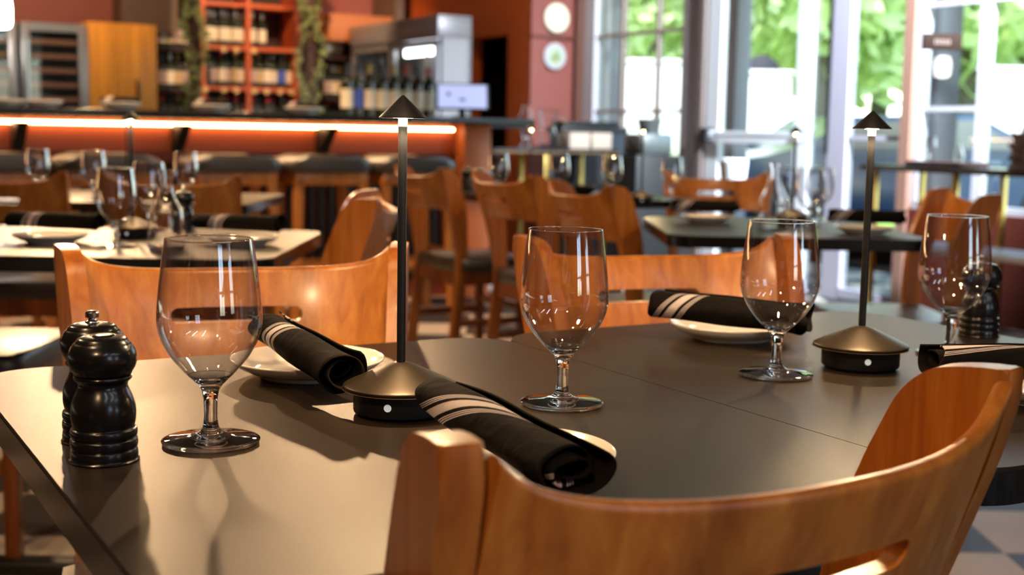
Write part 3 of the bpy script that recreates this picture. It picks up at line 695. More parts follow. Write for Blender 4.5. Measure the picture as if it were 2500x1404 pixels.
bm = B(); box(bm, -.165, .165, -.012, .012, 0, .165, bev=.006); bmesh.ops.transform(bm, matrix=Matrix.Translation((0, 0, .05)) @ Matrix.Rotation(math.radians(-14), 4, 'X'), verts=bm.verts); h = finish('housing', bm, IRON, t)
bm = B(); box(bm, -.15, .15, -.0135, -.0119, .010, .155); bmesh.ops.transform(bm, matrix=Matrix.Translation((0, 0, .05)) @ Matrix.Rotation(math.radians(-14), 4, 'X'), verts=bm.verts); finish('display', bm, SCREEN, h)
bm = B(); lathe(bm, [(0, -.0150), (.012, -.0150), (.012, -.013), (0, -.013)], 16); bmesh.ops.transform(bm, matrix=Matrix.Translation((0, 0, .05)) @ Matrix.Rotation(math.radians(-14), 4, 'X') @ Matrix.Translation((-.085, 0, .095)) @ Matrix.Rotation(-PI / 2, 4, 'X'), verts=bm.verts); finish('screen_dot', bm, mat('screen_mark', (.02, .04, .08), rough=.5), h)
bm = B(); box(bm, -.06, .06, -.05, .07, 0, .012, bev=.004); box(bm, -.02, .02, .0, .03, .01, .12, bev=.004); finish('stand', bm, IRON, t)

plt = thing('plate', 'x', 'plate')
bm = B(); pr = smooth_prof([(0, .004), (.045, .004), (.058, .0055), (.070, .011), (.0765, .0165), (.0775, .0182), (.0768, .0192), (.0745, .0178), (.068, .0135), (.056, .0082), (.045, .0068), (0, .0066)], 4); lathe(bm, pr, 64)
lathe(bm, [(.043, .0045), (.045, .0), (.048, .0), (.050, .0050)], 64, closed=True); finish('dish', bm, PLATE, plt, ang=60)
PU = []
def plate(x, y, z, label, group=None): return place(plt, PU, (x, y, z), random.uniform(0, 3), label, group)

def napkin_mesh(name, L=.19, R=.023, stripe_at=-.035, skew=0.0, turns=2.7, openend=1.25, seed=1, squash=.8, flare=.0):
    rnd = random.Random(seed); ph = [rnd.uniform(0, 6) for _ in range(6)]
    bm = B(); uvl = bm.loops.layers.uv.new('uv'); nt_ = int(turns * 30); na = 30; g = []; uvs = {}
    for i in range(nt_ + 1):
        th = 2 * PI * turns * i / nt_; row = []
        f = i / nt_; r = .006 + (R - .006) * f ** .8
        outer = f > (1 - 1 / turns) - .02
        arc = sum(0 for _ in ()) + R * th * .6
        for j in range(na + 1):
            a = -L / 2 + L * j / na; e = abs(a) / (L / 2)
            rr = r * (1 + .05 * math.sin(3 * a / L * 3 + ph[0]) + .05 * math.sin(2 * th + ph[1] + 12 * a) * f + .03 * math.sin(5 * th + ph[2] + 30 * a) * f)
            rr *= 1 + (openend - 1) * max(0, (a / (L / 2))) ** 2 * f + flare * max(0, (-a / (L / 2))) ** 2 * f
            aa = a + (.008 * math.sin(th * .5 + ph[3]) + .0012 * math.sin(3 * th + ph[4])) * e ** 3 + .009 * (1 - f) * (-1 if a > 0 else 1) * e ** 4
            x = aa; y = rr * math.cos(th + PI * .9); z = rr * math.sin(th + PI * .9) * squash
            v = bm.verts.new((x, y, z)); row.append(v); ar = R * (th + PI * .9 - PI / 2 - 2 * PI * int(turns)); nrm = 1 / math.sqrt(1 + skew * skew)
            uvs[v] = (arc, (aa - stripe_at + skew * ar) * nrm)
        g.append(row)
    for i in range(nt_):
        for j in range(na):
            f = bm.faces.new((g[i][j], g[i + 1][j], g[i + 1][j + 1], g[i][j + 1]))
            for lp in f.loops: lp[uvl].uv = uvs[lp.vert]
    me = bpy.data.meshes.new(name); bm.to_mesh(me); bm.free(); me.materials.append(NAPM)
    me.polygons.foreach_set('use_smooth', [True] * len(me.polygons))
    tmp = bpy.data.objects.new('tmp', me); COL.objects.link(tmp)
    md = tmp.modifiers.new('s', 'SOLIDIFY'); md.thickness = .0016; md.offset = 0
    dg = bpy.context.evaluated_depsgraph_get(); dg.update(); m2 = bpy.data.meshes.new_from_object(tmp.evaluated_get(dg)); m2.name = name
    bpy.data.objects.remove(tmp); bpy.data.meshes.remove(me)
    return m2
def napkin(me, pa, pb, label, group=None, roll=0):
    """lay the roll from pa (left end) to pb (open end), centres of the ends"""
    pa, pb = Vector(pa), Vector(pb); d = (pb - pa).normalized(); side = Vector((0, 0, 1)).cross(d).normalized(); upv = d.cross(side)
    o = bpy.data.objects.new('napkin_roll', me); COL.objects.link(o); c = (pa + pb) / 2
    M = Matrix(((d.x, side.x, upv.x, c.x), (d.y, side.y, upv.y, c.y), (d.z, side.z, upv.z, c.z), (0, 0, 0, 1)))
    o.matrix_world = M @ Matrix.Rotation(roll, 4, 'X'); return setp(o, label, 'napkin', group)
NAP1 = napkin_mesh('napkin_roll_a', L=.20, R=.0225, stripe_at=-.035, skew=.35, openend=1.2, seed=3)
NAP2 = napkin_mesh('napkin_roll_b', L=.195, R=.0245, stripe_at=-.015, skew=1.15, openend=1.05, seed=5, flare=-.12, squash=.68)
NAP3 = napkin_mesh('napkin_roll_c', L=.19, R=.0215, stripe_at=-.045, skew=.6, openend=1.2, seed=8, squash=.85)
NAP4 = napkin_mesh('napkin_roll_d', L=.20, R=.0215, stripe_at=-.05, skew=5.0, openend=1.1, seed=11)

# ================================================================== DINING CHAIR
SPL = math.radians(14)
def make_chair():
    t = thing('dining_chair', 'x', 'chair')
    prof = [(-.055, 0), (-.012, 0), (.02, .25), (.045, .45), (.046, .60), (.034, .70), (.013, .765), (-.004, .805), (-.016, .828), (-.031, .843), (-.048, .850), (-.082, .853), (-.093, .847), (-.080, .79), (-.058, .725), (-.036, .66), (-.012, .55), (-.002, .45), (-.022, .25)]
    def cr(P, n=4):
        out = []; m_ = len(P)
        for i in range(m_):
            p0, p1, p2, p3 = P[i - 1], P[i], P[(i + 1) % m_], P[(i + 2) % m_]
            if (i in (0, m_ - 1)): out.append(p1); continue
            for k in range(n):
                t_ = k / n; out.append(tuple(.5 * (2 * p1[j] + (p2[j] - p0[j]) * t_ + (2 * p0[j] - 5 * p1[j] + 4 * p2[j] - p3[j]) * t_ * t_ + (3 * p1[j] - p0[j] - 3 * p2[j] + p3[j]) * t_ ** 3) for j in (0, 1)))
        return out
    prof = cr(prof)
    for s in (-1, 1):
        bm = B(); prism(bm, prof, -.0112, .0112, bev=.004, seg=3, axis='x')
        bmesh.ops.transform(bm, matrix=Matrix.Translation((s * .200, -.05, 0)) @ Matrix.Rotation(s * SPL, 4, 'Z') @ Matrix.Translation((0, .05, 0)), verts=bm.verts)
        finish('back_post', bm, WOOD, t, ang=30)
    # curved panel: rounded cross-section swept between the posts
    N = 48; bm = B(); rings = []
    def lean(z): return -.050 - (z - .72) * .34
    for i in range(N + 1):
        s = -1 + 2 * i / N; x = s * .194; zt = .817 + .016 * abs(s) ** 3.5 + .014 * abs(s) ** 14; zb = .692 - .004 * abs(s) ** 3; yc = -.050 * (1 - abs(s) ** 2.2)
        th = .0075; r = .0065; ring = []
        for cy_, cz_, a0 in ((th - r, zt - r, 0), (-(th - r), zt - r, 90), (-(th - r), zb + r, 180), (th - r, zb + r, 270)):
            for k in range(5):
                a = math.radians(a0 + 90 * k / 4); yy = cy_ + r * math.cos(a); zz = cz_ + r * math.sin(a); ring.append(bm.verts.new((x, yc + yy + lean(zz), zz)))
        rings.append(ring)
    n = len(rings[0])
    for a, b in zip(rings, rings[1:]):
        for k in range(n): bm.faces.new((a[k], a[(k + 1) % n], b[(k + 1) % n], b[k]))
    bm.faces.new(rings[0][::-1]); bm.faces.new(rings[-1])
    pan = finish('backrest', bm, WOODP, t, smooth=False)
    bm = B(); pts = [(x, z) for x, z in rrect(-.083, .083, .750, .769, .0092, 8)]
    prism(bm, pts, -.3, .3, axis='z'); bmesh.ops.transform(bm, matrix=Matrix.Rotation(PI / 2, 4, 'X'), verts=bm.verts)
    cut = finish('cut', bm, WOODP, smooth=False)
    md = pan.modifiers.new('b', 'BOOLEAN'); md.object = cut; md.operation = 'DIFFERENCE'; md.solver = 'EXACT'
    dg = bpy.context.evaluated_depsgraph_get(); dg.update(); me = bpy.data.meshes.new_from_object(pan.evaluated_get(dg)); me.name = 'backrest'
    pan.modifiers.clear(); pan.data = me; bpy.data.objects.remove(cut)
    me.polygons.foreach_set('use_smooth', [True] * len(me.polygons)); me.set_sharp_from_angle(angle=math.radians(32))
    bm = B(); prism(bm, rrect(-.21, .21, .0, .33, .05, 6), 0, .05, bev=.02, seg=4)
    for v in bm.verts:
        if v.co.z > .03: v.co.z += .012 * (1 - (v.co.x / .21) ** 2)
    finish('seat_cushion', bm, VINYL, t, ang=60, loc=(0, 0, .44))
    bm = B(); box(bm, -.19, .19, .0, .022, .385, .44); box(bm, -.19, .19, .298, .318, .385, .44); box(bm, -.19, -.168, .0, .31, .385, .44); box(bm, .168, .19, .0, .31, .385, .44); finish('seat_frame', bm, WOODD, t, smooth=False)
    for s in (-1, 1):
        bm = B(); box(bm, s * .18 - .018, s * .18 + .018, .284, .318, 0, .44, bev=.004); finish('front_leg', bm, WOODD, t)
        bm = B(); box(bm, s * .185 - .010, s * .185 + .010, .0, .29, .22, .25, bev=.003); finish('stretcher', bm, WOODD, t)
    bm = B(); box(bm, -.17, .17, .29, .31, .27, .30, bev=.003); finish('stretcher', bm, WOODD, t)
    return t
chair = make_chair(); CU = []
def put_chair(cx, cy, ang, label, group=None, backtop=True):
    """cx,cy: middle of the two post tops; ang: direction the sitter faces, degrees from +x"""
    a = math.radians(ang) - PI / 2; off = Vector((0, -.055, 0)); off.rotate(Matrix.Rotation(a, 3, 'Z'))
    return place(chair, CU, (cx - off.x, cy - off.y, 0), a, label, group)
put_chair(.134, .738, 123.5, 'wooden dining chair seen closest from behind, slotted curved back filling the foreground')
put_chair(-.34, 1.60, 270 + 16, 'wooden dining chair with slotted back across the table behind the left water glass')
put_chair(.22, 1.872, 270 + 18, 'wooden dining chair with slotted back between the two middle water glasses')
put_chair(-.345, 2.95, 180 + 6, 'wooden dining chair seen side-on at the end of the left middle table')
put_chair(-1.46, 2.98, 0, 'wooden dining chair tucked under the left middle table, only seat and leg showing')
put_chair(-1.60, 4.02, 90, 'wooden chair back with bright slot cut by the left edge of the photo')
put_chair(-1.06, 4.02, 90, 'wooden slotted chair back behind the glass carafe of the left middle table')
put_chair(.22, 3.86, 22, 'large wooden chair back turned sideways at the left end of the right middle table')
put_chair(.84, 5.35, 270, 'wooden chair back with pale slot facing the camera left of the tall door')
put_chair(1.31, 3.78, 181, 'orange wooden chair at the right end of the right middle table')
put_chair(-.36, 5.22, 30, 'wooden chair with black seat at the far middle table, side-on behind the lamp pole')
put_chair(-.02, 4.62, 30, 'wooden chair with black seat beside the front leg of the far middle table')

# ================================================================== TABLES
def table(x0, x1, y0, y1, rot, label, org=(0, 0), r=.065, group=None, base=True, zt=.75, thick=.03):
    cx, cy = (x0 + x1) / 2, (y0 + y1) / 2; w, d = (x1 - x0) / 2, (y1 - y0) / 2
    c = Vector((cx, cy, 0)); c.rotate(Matrix.Rotation(rot, 3, 'Z'))
    t = thing('dining_table', label, 'table', (c.x + org[0], c.y + org[1], 0), rot, group)
    bm = B(); prism(bm, rrect(-w, w, -d, d, r, 10), zt - .004, zt, bev=.0012, seg=2); finish('tabletop', bm, TOPM, t, ang=25)
    bm = B(); o = rrect(-w - .001, w + .001, -d - .001, d + .001, r, 10)
    prism(bm, o, zt - thick, zt - .0035, bev=.004, seg=3); finish('edge_band', bm, EDGE, t, ang=40)
    if base:
        bm = B(); lathe(bm, [(0, .03), (.05, .03), (.045, .05), (.036, .06), (.036, zt - thick - .012), (.1, zt - thick - .01), (.1, zt - thick + .0005), (0, zt - thick + .0005)], 24); finish('column', bm, IRON, t)
        bm = B()
        for a in range(4):
            M = Matrix.Rotation(math.radians(90 * a), 4, 'Z')
            L = min(w, d) * .95
            vs0 = len(bm.verts)
            box(bm, 0, L, -.03, .03, .0, .035, bev=.012, seg=3, M=M)
        finish('cross_foot', bm, IRON, t)
    return t
u1, us_, u2 = .166, .766, 1.372
table(u1, us_ - .0006, .648, 1.374, R30, 'dark laminate dining table under the left glass and pepper mills')
table(us_ + .0006, u2, .648, 1.374, R30, 'dark laminate dining table under the right lamp, pushed against its neighbour')
table(-1.37, -.46, 2.42, 3.15, 0, 'dark table in the left middle ground with rolled napkins and a lamp', r=.07)
table(-1.92, -.86, 4.14, 4.88, 0, 'dark table behind the left middle ground chairs', r=.05)
table(.39, 1.05, 3.2, 3.95, 0, 'dark table in the right middle ground with carafe and glasses', r=.07)
table(2.43, 3.15, 3.97, 4.98, R30, 'dark table in the far middle with pepper mills and wine glasses', r=.03)

# ================================================================== GOBLETS
gob = thing('water_glass', 'x', 'glass')
THIN = thin_glass('thin_wall_glass', (.965, .965, .975), .085, 2.7)
foot = smooth_prof([(.0380, .0008), (.0383, .0018), (.0375, .0030), (.026, .0046), (.013, .0068), (.0075, .0105), (.0056, .0170), (.0052, .0270), (.0058, .0370), (.0078, .0440), (.0130, .0500), (.0178, .0545)], 5)
bm = B(); lathe(bm, [(0, .0022), (.015, .0018), (.030, .0006)] + foot + smooth_prof([(.0170, .0549), (.0125, .0526), (.0080, .0510), (.0040, .0500), (0, .0497)], 3), 64); finish('stem_and_foot', bm, GLASS, gob, ang=80)
wall = smooth_prof([(.0178, .0546), (.0220, .0590), (.0305, .0695), (.0368, .0810), (.0402, .0925), (.0408, .1010), (.0402, .1120), (.0388, .1260), (.0366, .1440), (.0340, .1620)], 5)
bm = B(); lathe(bm, wall, 72); lathe(bm, [(r - .0009, z) for r, z in wall], 72); finish('bowl', bm, THIN, gob, ang=80)
bm = B(); lathe(bm, [(.03355 + .00055 * math.cos(2 * PI * k / 8), .1621 + .0006 * math.sin(2 * PI * k / 8)) for k in range(8)], 72, closed=True); finish('rim', bm, GLASS, gob, ang=80)
GU = []
G1 = 'stemmed water glasses on the front tables'
def goblet(x, y, z, label, group=None, s=1): return place(gob, GU, (x, y, z), 0, label, group, scale=(s, s, s) if s != 1 else None)
Z = .7505
goblet(-.237, 1.003, Z, 'large stemmed water glass beside the pepper mills, leftmost on the front tables', G1)
goblet(.048, 1.172, Z, 'stemmed water glass in the centre, between the striped napkin and the far chair', G1)
goblet(.279, 1.337, Z, 'stemmed water glass just left of the right-hand table lamp', G1)
goblet(.513, 1.490, Z, 'stemmed water glass at the far right in front of the pepper mill', G1)
# mid-ground glasses
for (x, y, lb) in ((-.806, 2.62, 'stemmed glass beside the small lamp on the left middle table'), (-.86, 3.05, 'stemmed glass behind the lamp on the left middle table'), 
                   (-1.60, 4.35, 'stemmed glass at the left photo edge on the far left table'), (-1.38, 4.25, 'stemmed glass left of centre on the far left table'), (-1.09, 4.30, 'stemmed glass on the far left table above the glass carafe'),
                   (.83, 3.62, 'stemmed glass behind the carafe on the right middle table'), (.79, 3.78, 'back stemmed glass behind the carafe on the right middle table'), (.90, 3.80, 'stemmed glass right of the lamp on the right middle table'),
                   (-.06, 5.05, 'stemmed glass beside the black mills on the far middle table'), (.18, 5.12, 'stemmed glass behind the sideways chair, left one'), (.38, 5.02, 'stemmed glass behind the sideways chair, right one'), (.60, 4.92, 'stemmed glass at the right end of the far middle table')):
    goblet(x, y, Z, lb, 'distant stemmed glasses')

# ================================================================== TABLE LAMPS
def make_lamp():
    t = thing('table_lamp', 'x', 'lamp')
    bm = B(); lathe(bm, smooth_prof([(0, 0), (.038, 0), (.0395, .002)], 1) + [(.0412, .0025), (.0418, .004), (.0418, .0235), (0, .0235)], 64); bs = finish('lamp_base', bm, BLACKM, t, ang=30)
    bm = B(); lathe(bm, smooth_prof([(0, .0225), (.048, .0225), (.0503, .0232), (.0508, .0246), (.0500, .0262), (.042, .0302), (.028, .0365), (.014, .0428), (.008, .0450), (.005, .0458), (0, .046)], 3), 64); finish('base_cover', bm, BRONZE, t, ang=50)
    bm = B(); lathe(bm, [(0, .045), (.0039, .045), (.0039, .2525), (0, .2525)], 20); finish('pole', bm, BLACKM, t)
    bm = B(); lathe(bm, [(0, .2520), (.0040, .2520), (.0040, .2595), (0, .2595)], 20); finish('lit_neck', bm, mat('painted_neck_light', (1, .9, .7), emit=(1, .84, .62), es=1.6), t)  # emission stands in for the diffuser's light falling on the pole top
    bm = B(); lathe(bm, [(.0206, .2590), (.0208, .2598), (.0012, .2785), (0, .2788), (0, .2765), (.0185, .2598)], 48); finish('lamp_shade', bm, BLACKM, t, ang=30)
    bm = B(); lathe(bm, [(0, .2616), (.0172, .2616), (.0172, .2604), (.012, .2594), (.004, .2589), (0, .2589)], 24); finish('diffuser', bm, GLOW, t)
    bm = B(); lathe(bm, [(0, 0), (.0032, 0), (.0034, .0006), (.0030, .0014), (.0022, .0010), (0, .0012)], 20)
    bmesh.ops.transform(bm, matrix=Matrix.Translation((-.001, -.0416, .0125)) @ Matrix.Rotation(PI / 2, 4, 'X'), verts=bm.verts); finish('button', bm, mat('white_button', (.65, .68, .68), rough=.3, emit=(.8, .9, .9), es=.25), bs)
    return t
lampp = make_lamp(); LU = []
def lamp(x, y, z, rz, label, e=6.5):
    o = place(lampp, LU, (x, y, z), rz, label, 'cone-shaded table lamps')
    light('lamp_light', 'SPOT', (x, y - .0, z + .2565), e, (1, .66, .33), target=(x, y, z), spot_size=math.radians(176), spot_blend=.15, shadow_soft_size=.012)
lamp(-.0968, 1.123, Z, math.radians(-9), 'tall thin black table lamp in sharp focus at the centre left')
lamp(.383, 1.395, Z, math.radians(-3), 'tall thin black table lamp on the right front table with lit shade')
lamp(-.842, 2.85, Z, 0, 'small dark cone lamp among the glasses on the left middle table')
lamp(-1.36, 4.55, Z, 0, 'thin table lamp standing on the far left table')
lamp(.80, 3.70, Z, 0, 'thin table lamp behind the carafe on the right middle table')
lamp(.07, 5.45, Z, 0, 'thin table lamp with a lit bulb, left one on the far middle table')
lamp(.46, 4.66, Z, 0, 'thin table lamp with a lit bulb, right one on the far middle table')

# ================================================================== MILLS
def mill(nm, x, y, label, steel=True, group=None, z=Z):
    t = thing(nm, label, 'mill', (x, y, z), 0, group)
    body = smooth_prof([(0, 0), (.0238, 0), (.0244, .002), (.0246, .0055), (.0240, .0085), (.0232, .0092), (.0242, .0105), (.0246, .0135), (.0242, .0165), (.0230, .0174), (.0240, .0188), (.0244, .0215), (.0238, .0242), (.0222, .0252), (.0232, .030), (.0236, .036), (.0230, .042), (.0212, .048), (.0188, .0535), (.0178, .0570), (.0186, .0596), (.0204, .0612), (.0212, .0626), (.0208, .0640), (.0190, .0648), (0, .0648)], 4)
    bm = B(); lathe(bm, body, 56); finish('body', bm, MILL, t, ang=50)
    head = smooth_prof([(.0, .0645), (.0185, .0650), (.0215, .0672), (.0240, .0720), (.0248, .0775), (.0240, .0828), (.0215, .0872), (.0202, .0886), (.0198, .0890), (.0190, .0902), (.0165, .0925), (.010, .0940), (.0, .0945)], 4)
    bm = B(); lathe(bm, head, 56); hd = finish('head', bm, MILL, t, ang=50)
    if steel:
        bm = B(); lathe(bm, smooth_prof([(0, .0935), (.0052, .0938), (.0054, .0952), (.0036, .0962), (.003, .0975), (.0042, .0982)], 2) + [(.0053, .0984), (.0054, .1018), (.0048, .1028), (.003, .1036), (0, .1038)], 32); finish('knurled_nut', bm, STEEL, hd, ang=30)
    else:
        bm = B(); lathe(bm, [(0, .0938), (.0085, .0934), (.0090, .0942), (.0080, .0950), (.0055, .0944), (0, .0942)], 32); finish('shaker_cap', bm, MILL, hd)
    return t
mill('salt_mill', -.303, .944, 'glossy black salt mill with flat cap, in front of its twin', False)
mill('pepper_mill', -.330, 1.005, 'glossy black pepper mill with steel nut, behind the front mill')
mill('pepper_mill', .600, 1.640, 'black pepper mill behind the rightmost water glass')
mill('pepper_mill', -.195, 5.36, 'small black mill on the far middle table, left one of the pair')
mill('pepper_mill', -.145, 5.40, 'small black mill on the far middle table, right one of the pair')
mill('pepper_mill', -.79, 3.09, 'black pepper mill behind the carafe on the left middle table')

# ================================================================== PLATES AND NAPKINS
plate(-.206, 1.290, Z, 'small white plate beside the tall lamp under the far left napkin roll')
plate(.001, .924, Z, 'small white plate under the nearest striped napkin roll')
plate(.274, 1.585, Z, 'small white plate under the napkin roll behind the third glass')
plate(.527, 1.228, Z, 'small white plate at the right photo edge behind the foreground chair')
napkin(NAP1, (-.246, 1.300, .797), (-.150, 1.135, .783), 'rolled black napkin with pale stripes lying between the left glass and the lamp', roll=0)
napkin(NAP2, (-.060, .992, .7965), (.0475, .812, .7800), 'rolled black napkin with broad diagonal stripes, nearest the camera', roll=0)
napkin(NAP3, (.178, 1.575, .794), (.345, 1.475, .790), 'rolled black napkin behind the third water glass', roll=0)
napkin(NAP4, (.408, 1.222, .790), (.60, 1.222, .790), 'rolled black napkin at the right edge above the foreground chair', roll=0)
plate(-.97, 2.70, Z, 'small plate under the left napkin roll on the left middle table')
plate(-.575, 2.73, Z, 'small plate under the right napkin roll on the left middle table')
napkin(NAP1, (-1.08, 2.74, .797), (-.86, 2.72, .795), 'striped black napkin roll at the left photo edge on the left middle table')
napkin(NAP1, (-.70, 2.80, .795), (-.475, 2.74, .797), 'striped black napkin roll beside the glasses on the left middle table')
plate(.56, 3.72, Z, 'small plate under the left napkin roll on the right middle table')
plate(.92, 3.38, Z, 'small plate under the right napkin roll on the right middle table')
napkin(NAP3, (.46, 3.74, .796), (.65, 3.74, .796), 'dark napkin roll left of the carafe on the right middle table')
napkin(NAP3, (.84, 3.42, .796), (1.02, 3.36, .796), 'dark napkin roll right of the carafe on the right middle table')
for i, (px, lb) in enumerate(((15, 'left photo edge'), (105, 'wine fridge'), (296, 'golden cabinet'), (515, 'first leafy post'), (738, 'second leafy post'))):
    p = on_bar(px, .05); plate(p.x, p.y, p.z, 'small plate set on the bar top in front of the %s' % lb, 'plates set along the bar').scale = (1.35, 1.35, 1.9)
    if i in (2, 3, 4): napkin(NAP3, (p.x - .08, p.y, p.z + .05), (p.x + .08, p.y, p.z + .05), 'napkin roll on the bar plate in front of the %s' % lb, 'napkin rolls along the bar')
# carafes
def carafe(x, y, z, label, s=1):
    t = thing('carafe', label, 'carafe', (x, y, z), 0); t.scale = (s, s, s)
    bm = B(); o = smooth_prof([(.036, .001), (.040, .006), (.040, .05), (.036, .085), (.022, .115), (.0155, .135), (.0155, .16), (.019, .172), (.0205, .178)], 4); i_ = smooth_prof([(.0190, .178), (.0175, .172), (.0140, .16), (.0140, .135), (.0205, .114), (.0345, .084), (.0385, .05), (.0385, .010), (.034, .006), (0, .005)], 4)
    lathe(bm, [(0, .001)] + o + i_, 40); finish('carafe_body', bm, GLASS, t, ang=80)
carafe(-.70, 2.60, Z, 'clear glass carafe on the left middle table right of the lamp', .9)
carafe(.705, 3.50, Z, 'clear glass carafe on the right middle table', 1.0)

# ================================================================== CONSOLES
def console(c, L, D, z, rot, label):
    t = thing('service_console', label, 'console table', c, rot)
    bm = B(); box(bm, 0, L, 0, D, z - .03, z, bev=.003); finish('top_board', bm, mat('black_stone'), t)
    bm = B(); box(bm, 0, L, -.004, .0, z - .03, z - .018); box(bm, 0, L, D, D + .004, z - .03, z - .018); finish('brass_trim', bm, mat('aged_brass', (.16, .10, .05), rough=.5, metal=.6), t, smooth=False)
    bm = B(); box(bm, .06, L - .06, .03, D - .03, .42, .45, bev=.003); finish('low_shelf', bm, WHITEP, t)
    n = max(2, int(L / .5) + 1)
    for i in range(n):
        x = .08 + (L - .16) * i / (n - 1)
        for y in (.04, D - .04): bm = B(); box(bm, x - .014, x + .014, y - .014, y + .014, 0, z - .03, bev=.002); finish('leg', bm, BRASS, t)
    return t
# right console along the window wall (runs down v): local x along -v
c0 = Vector((1.867, 7.0, 0)); ang = math.radians(-62)
console(c0, 2.4, .42, .86, ang, 'black-topped console with brass legs under the gridded right window')
console(UV(up(1150, 7.7), 7.7, 0), up(1505, 7.7) - up(1150, 7.7), .42, .885, R30, 'black-topped console with brass legs below the wall plates')
def con(d, e, z=.8605):   # point on the right console: d along, e across
    p = Vector((d, e, 0)); p.rotate(Matrix.Rotation(ang, 3, 'Z')); return c0 + p + Vector((0, 0, z))
bm = B(); prism(bm, rrect(-.2, .2, -.11, .11, .03, 5), 0, .025, bev=.006); setp(finish('serving_tray', bm, mat('dark_brown_tray', (.05, .02, .015), rough=.4), loc=con(.42, .2), rz=ang), 'dark tray on the console under the hanging sign', 'tray')
goblet(*con(.36, .14, .8875), 'small stemmed glass on the dark tray by the window', 'distant stemmed glasses', .75)
carafe(*con(.50, .2, .8875), 'small clear carafe on the dark tray by the window', .6)
def crumple(loc, s, label, seed):
    rnd = random.Random(seed); bm = B(); bmesh.ops.create_icosphere(bm, subdivisions=4, radius=1)
    for v in bm.verts:
        n = v.co.normalized(); k = 1 + .22 * math.sin(9 * n.x + seed) * math.cos(7 * n.y) + .15 * math.sin(17 * n.z + 3 * n.x) + rnd.uniform(-.05, .05)
        v.co = Vector((n.x * s[0] * k, n.y * s[1] * k, max(-.55, n.z * k) * s[2]))
    setp(finish('paper_bag', bm, mat('tan_paper', (.42, .30, .24), rough=.8), loc=loc, ang=20), label, 'bag')
crumple(con(.98, .2, .86 + .075), (.12, .09, .135), 'crumpled tan paper bag on the right window console', 3)
bm = B(); box(bm, -.17, .17, -.1, .1, 0, .10, bev=.008); setp(finish('storage_box', bm, mat('brown_pink_box', (.30, .17, .13), rough=.7), loc=con(1.42, .22), rz=ang), 'low brown box on the right window console beside the paper bag', 'box')
def bigflask(loc, label):
    t = thing('glass_vase', label, 'vase', loc, 0); bm = B()
    o = smooth_prof([(.045, .001), (.05, .01), (.025, .03), (.02, .07), (.045, .14), (.05, .2), (.03, .27), (.034, .3)], 4); i_ = smooth_prof([(.032, .3), (.028, .27), (.047, .2), (.042, .14), (.018, .09), (0, .085)], 4)
    lathe(bm, [(0, .001)] + o + i_, 36); finish('vase_body', bm, GLASS, t, ang=80)
bigflask(con(1.78, .08), 'tall clear glass vase at the right photo edge on the window console')
c1 = UV(up(1150, 7.7), 7.7, .8855)
def con2(px, dv): v = 7.7 + dv; u = up(px, v); return UV(u, v, .8855)
bigflask(con2(1277, .15), 'tall clear glass vase left of the clear jug below the wall plates')
t = thing('glass_jug', 'wide clear glass jug on the console below the wall plates', 'jug', con2(1330, .18), 0)
bm = B(); o = smooth_prof([(.05, .001), (.058, .01), (.062, .08), (.055, .16), (.07, .24), (.078, .27)], 4); i_ = smooth_prof([(.075, .27), (.066, .24), (.051, .16), (.058, .08), (.054, .012), (0, .01)], 4)
lathe(bm, [(0, .001)] + o + i_, 36); finish('jug_body', bm, GLASS, t, ang=80)
bm = B(); tube(bm, [(.06, 0, .22), (.11, 0, .22), (.125, 0, .17), (.11, 0, .10), (.06, 0, .08)], .007, 8); finish('handle', bm, GLASS, t)
for j, (px, dv, lb) in enumerate(((1392, .1, 'beige cardboard box on the console below the wall plates'), (1445, .12, 'beige cardboard box beside its twin on the console'))):
    bm = B(); box(bm, -.085, .085, -.09, .09, 0, .115, bev=.006); setp(finish('cardboard_box', bm, mat('beige_card', (.42, .34, .27), rough=.8), loc=con2(px, dv), rz=R30), lb, 'box')
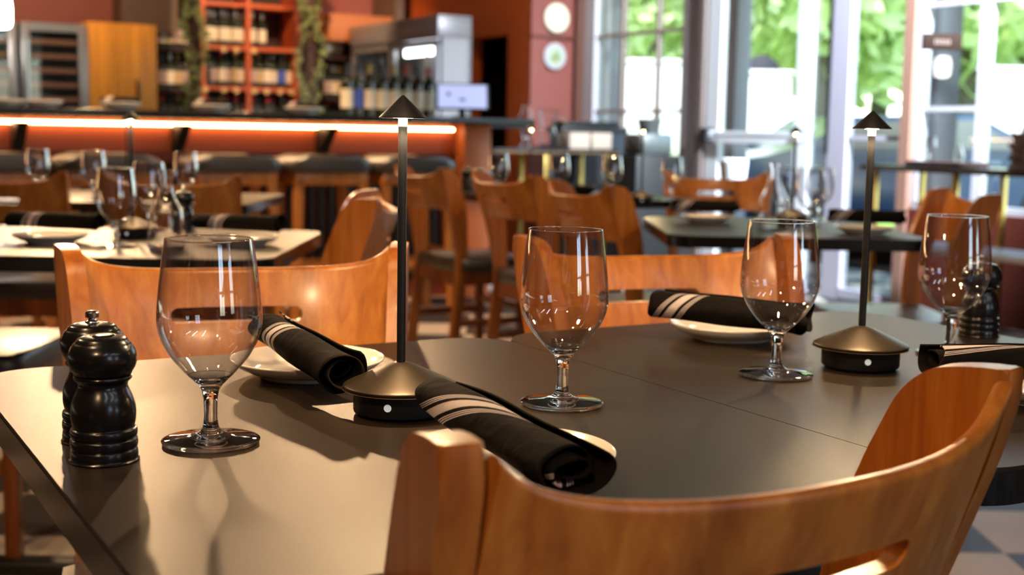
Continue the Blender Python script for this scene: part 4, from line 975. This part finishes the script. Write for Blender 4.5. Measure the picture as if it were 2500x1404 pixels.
bm = B(); box(bm, -.30, .30, -.12, .12, 0, .045, bev=.01); box(bm, -.24, .24, -.1, .1, .045, .085, bev=.02); setp(finish('black_tray', bm, IRON, loc=UV(up(1425, 8.3), 8.3, 1.0), rz=R30), 'long low black tray stack beside the first window', 'tray')
bm = B(); box(bm, up(1360, 8.3), up(1500, 8.3), 8.15, 8.45, 0, 1.0, bev=.005); setp(finish('side_cabinet', bm, mat('black_stone'), rz=R30), 'black side cabinet below the first window', 'cabinet')
t = thing('coffee_grinder', 'shadowy steel coffee machine below the first window', 'machine', UV(up(1575, 7.1), 7.1, 0), R30)
bm = B(); box(bm, -.2, .2, -.15, .2, 0, .86, bev=.006); finish('stand', bm, IRON, t)
bm = B(); box(bm, -.13, .13, -.1, .12, .86, 1.0, bev=.02); lathe(bm, [(0, .99), (.06, .99), (.085, 1.1), (0, 1.1)], 20); finish('machine_body', bm, mat('dull_steel', (.2, .22, .22), rough=.35, metal=.8), t)
# white bucket by the door
t = thing('ice_bucket', 'white bucket standing low in front of the door glass', 'bucket', (at(1783, 7.3, 0).x, 7.3, 0), 0)
bm = B(); lathe(bm, smooth_prof([(0, .001), (.06, .001), (.07, .02), (.078, .1), (.078, .12), (.072, .12), (.066, .02), (0, .012)], 3), 28); bmesh.ops.transform(bm, matrix=Matrix.Translation((0, 0, .74)), verts=bm.verts); finish('pail', bm, WHITEP, t)
bm = B(); lathe(bm, [(0, 0), (.15, 0), (.15, .02), (.02, .03), (.02, .72), (.1, .73), (.1, .741), (0, .741)], 24); finish('stand', bm, IRON, t)
# low bowls and small dark things on the far middle table
for (x, y, lb) in ((.02, 5.02, 'small black bowl beside the glass on the far middle table'), (.28, 5.2, 'small black bowl behind the sideways chair')):
    bm = B(); lathe(bm, smooth_prof([(0, .001), (.025, .001), (.045, .02), (.055, .035), (.05, .036), (.03, .012), (0, .009)], 3), 28); setp(finish('small_bowl', bm, IRON, loc=(x, y, Z)), lb, 'bowl', 'black bowls on the far middle table')
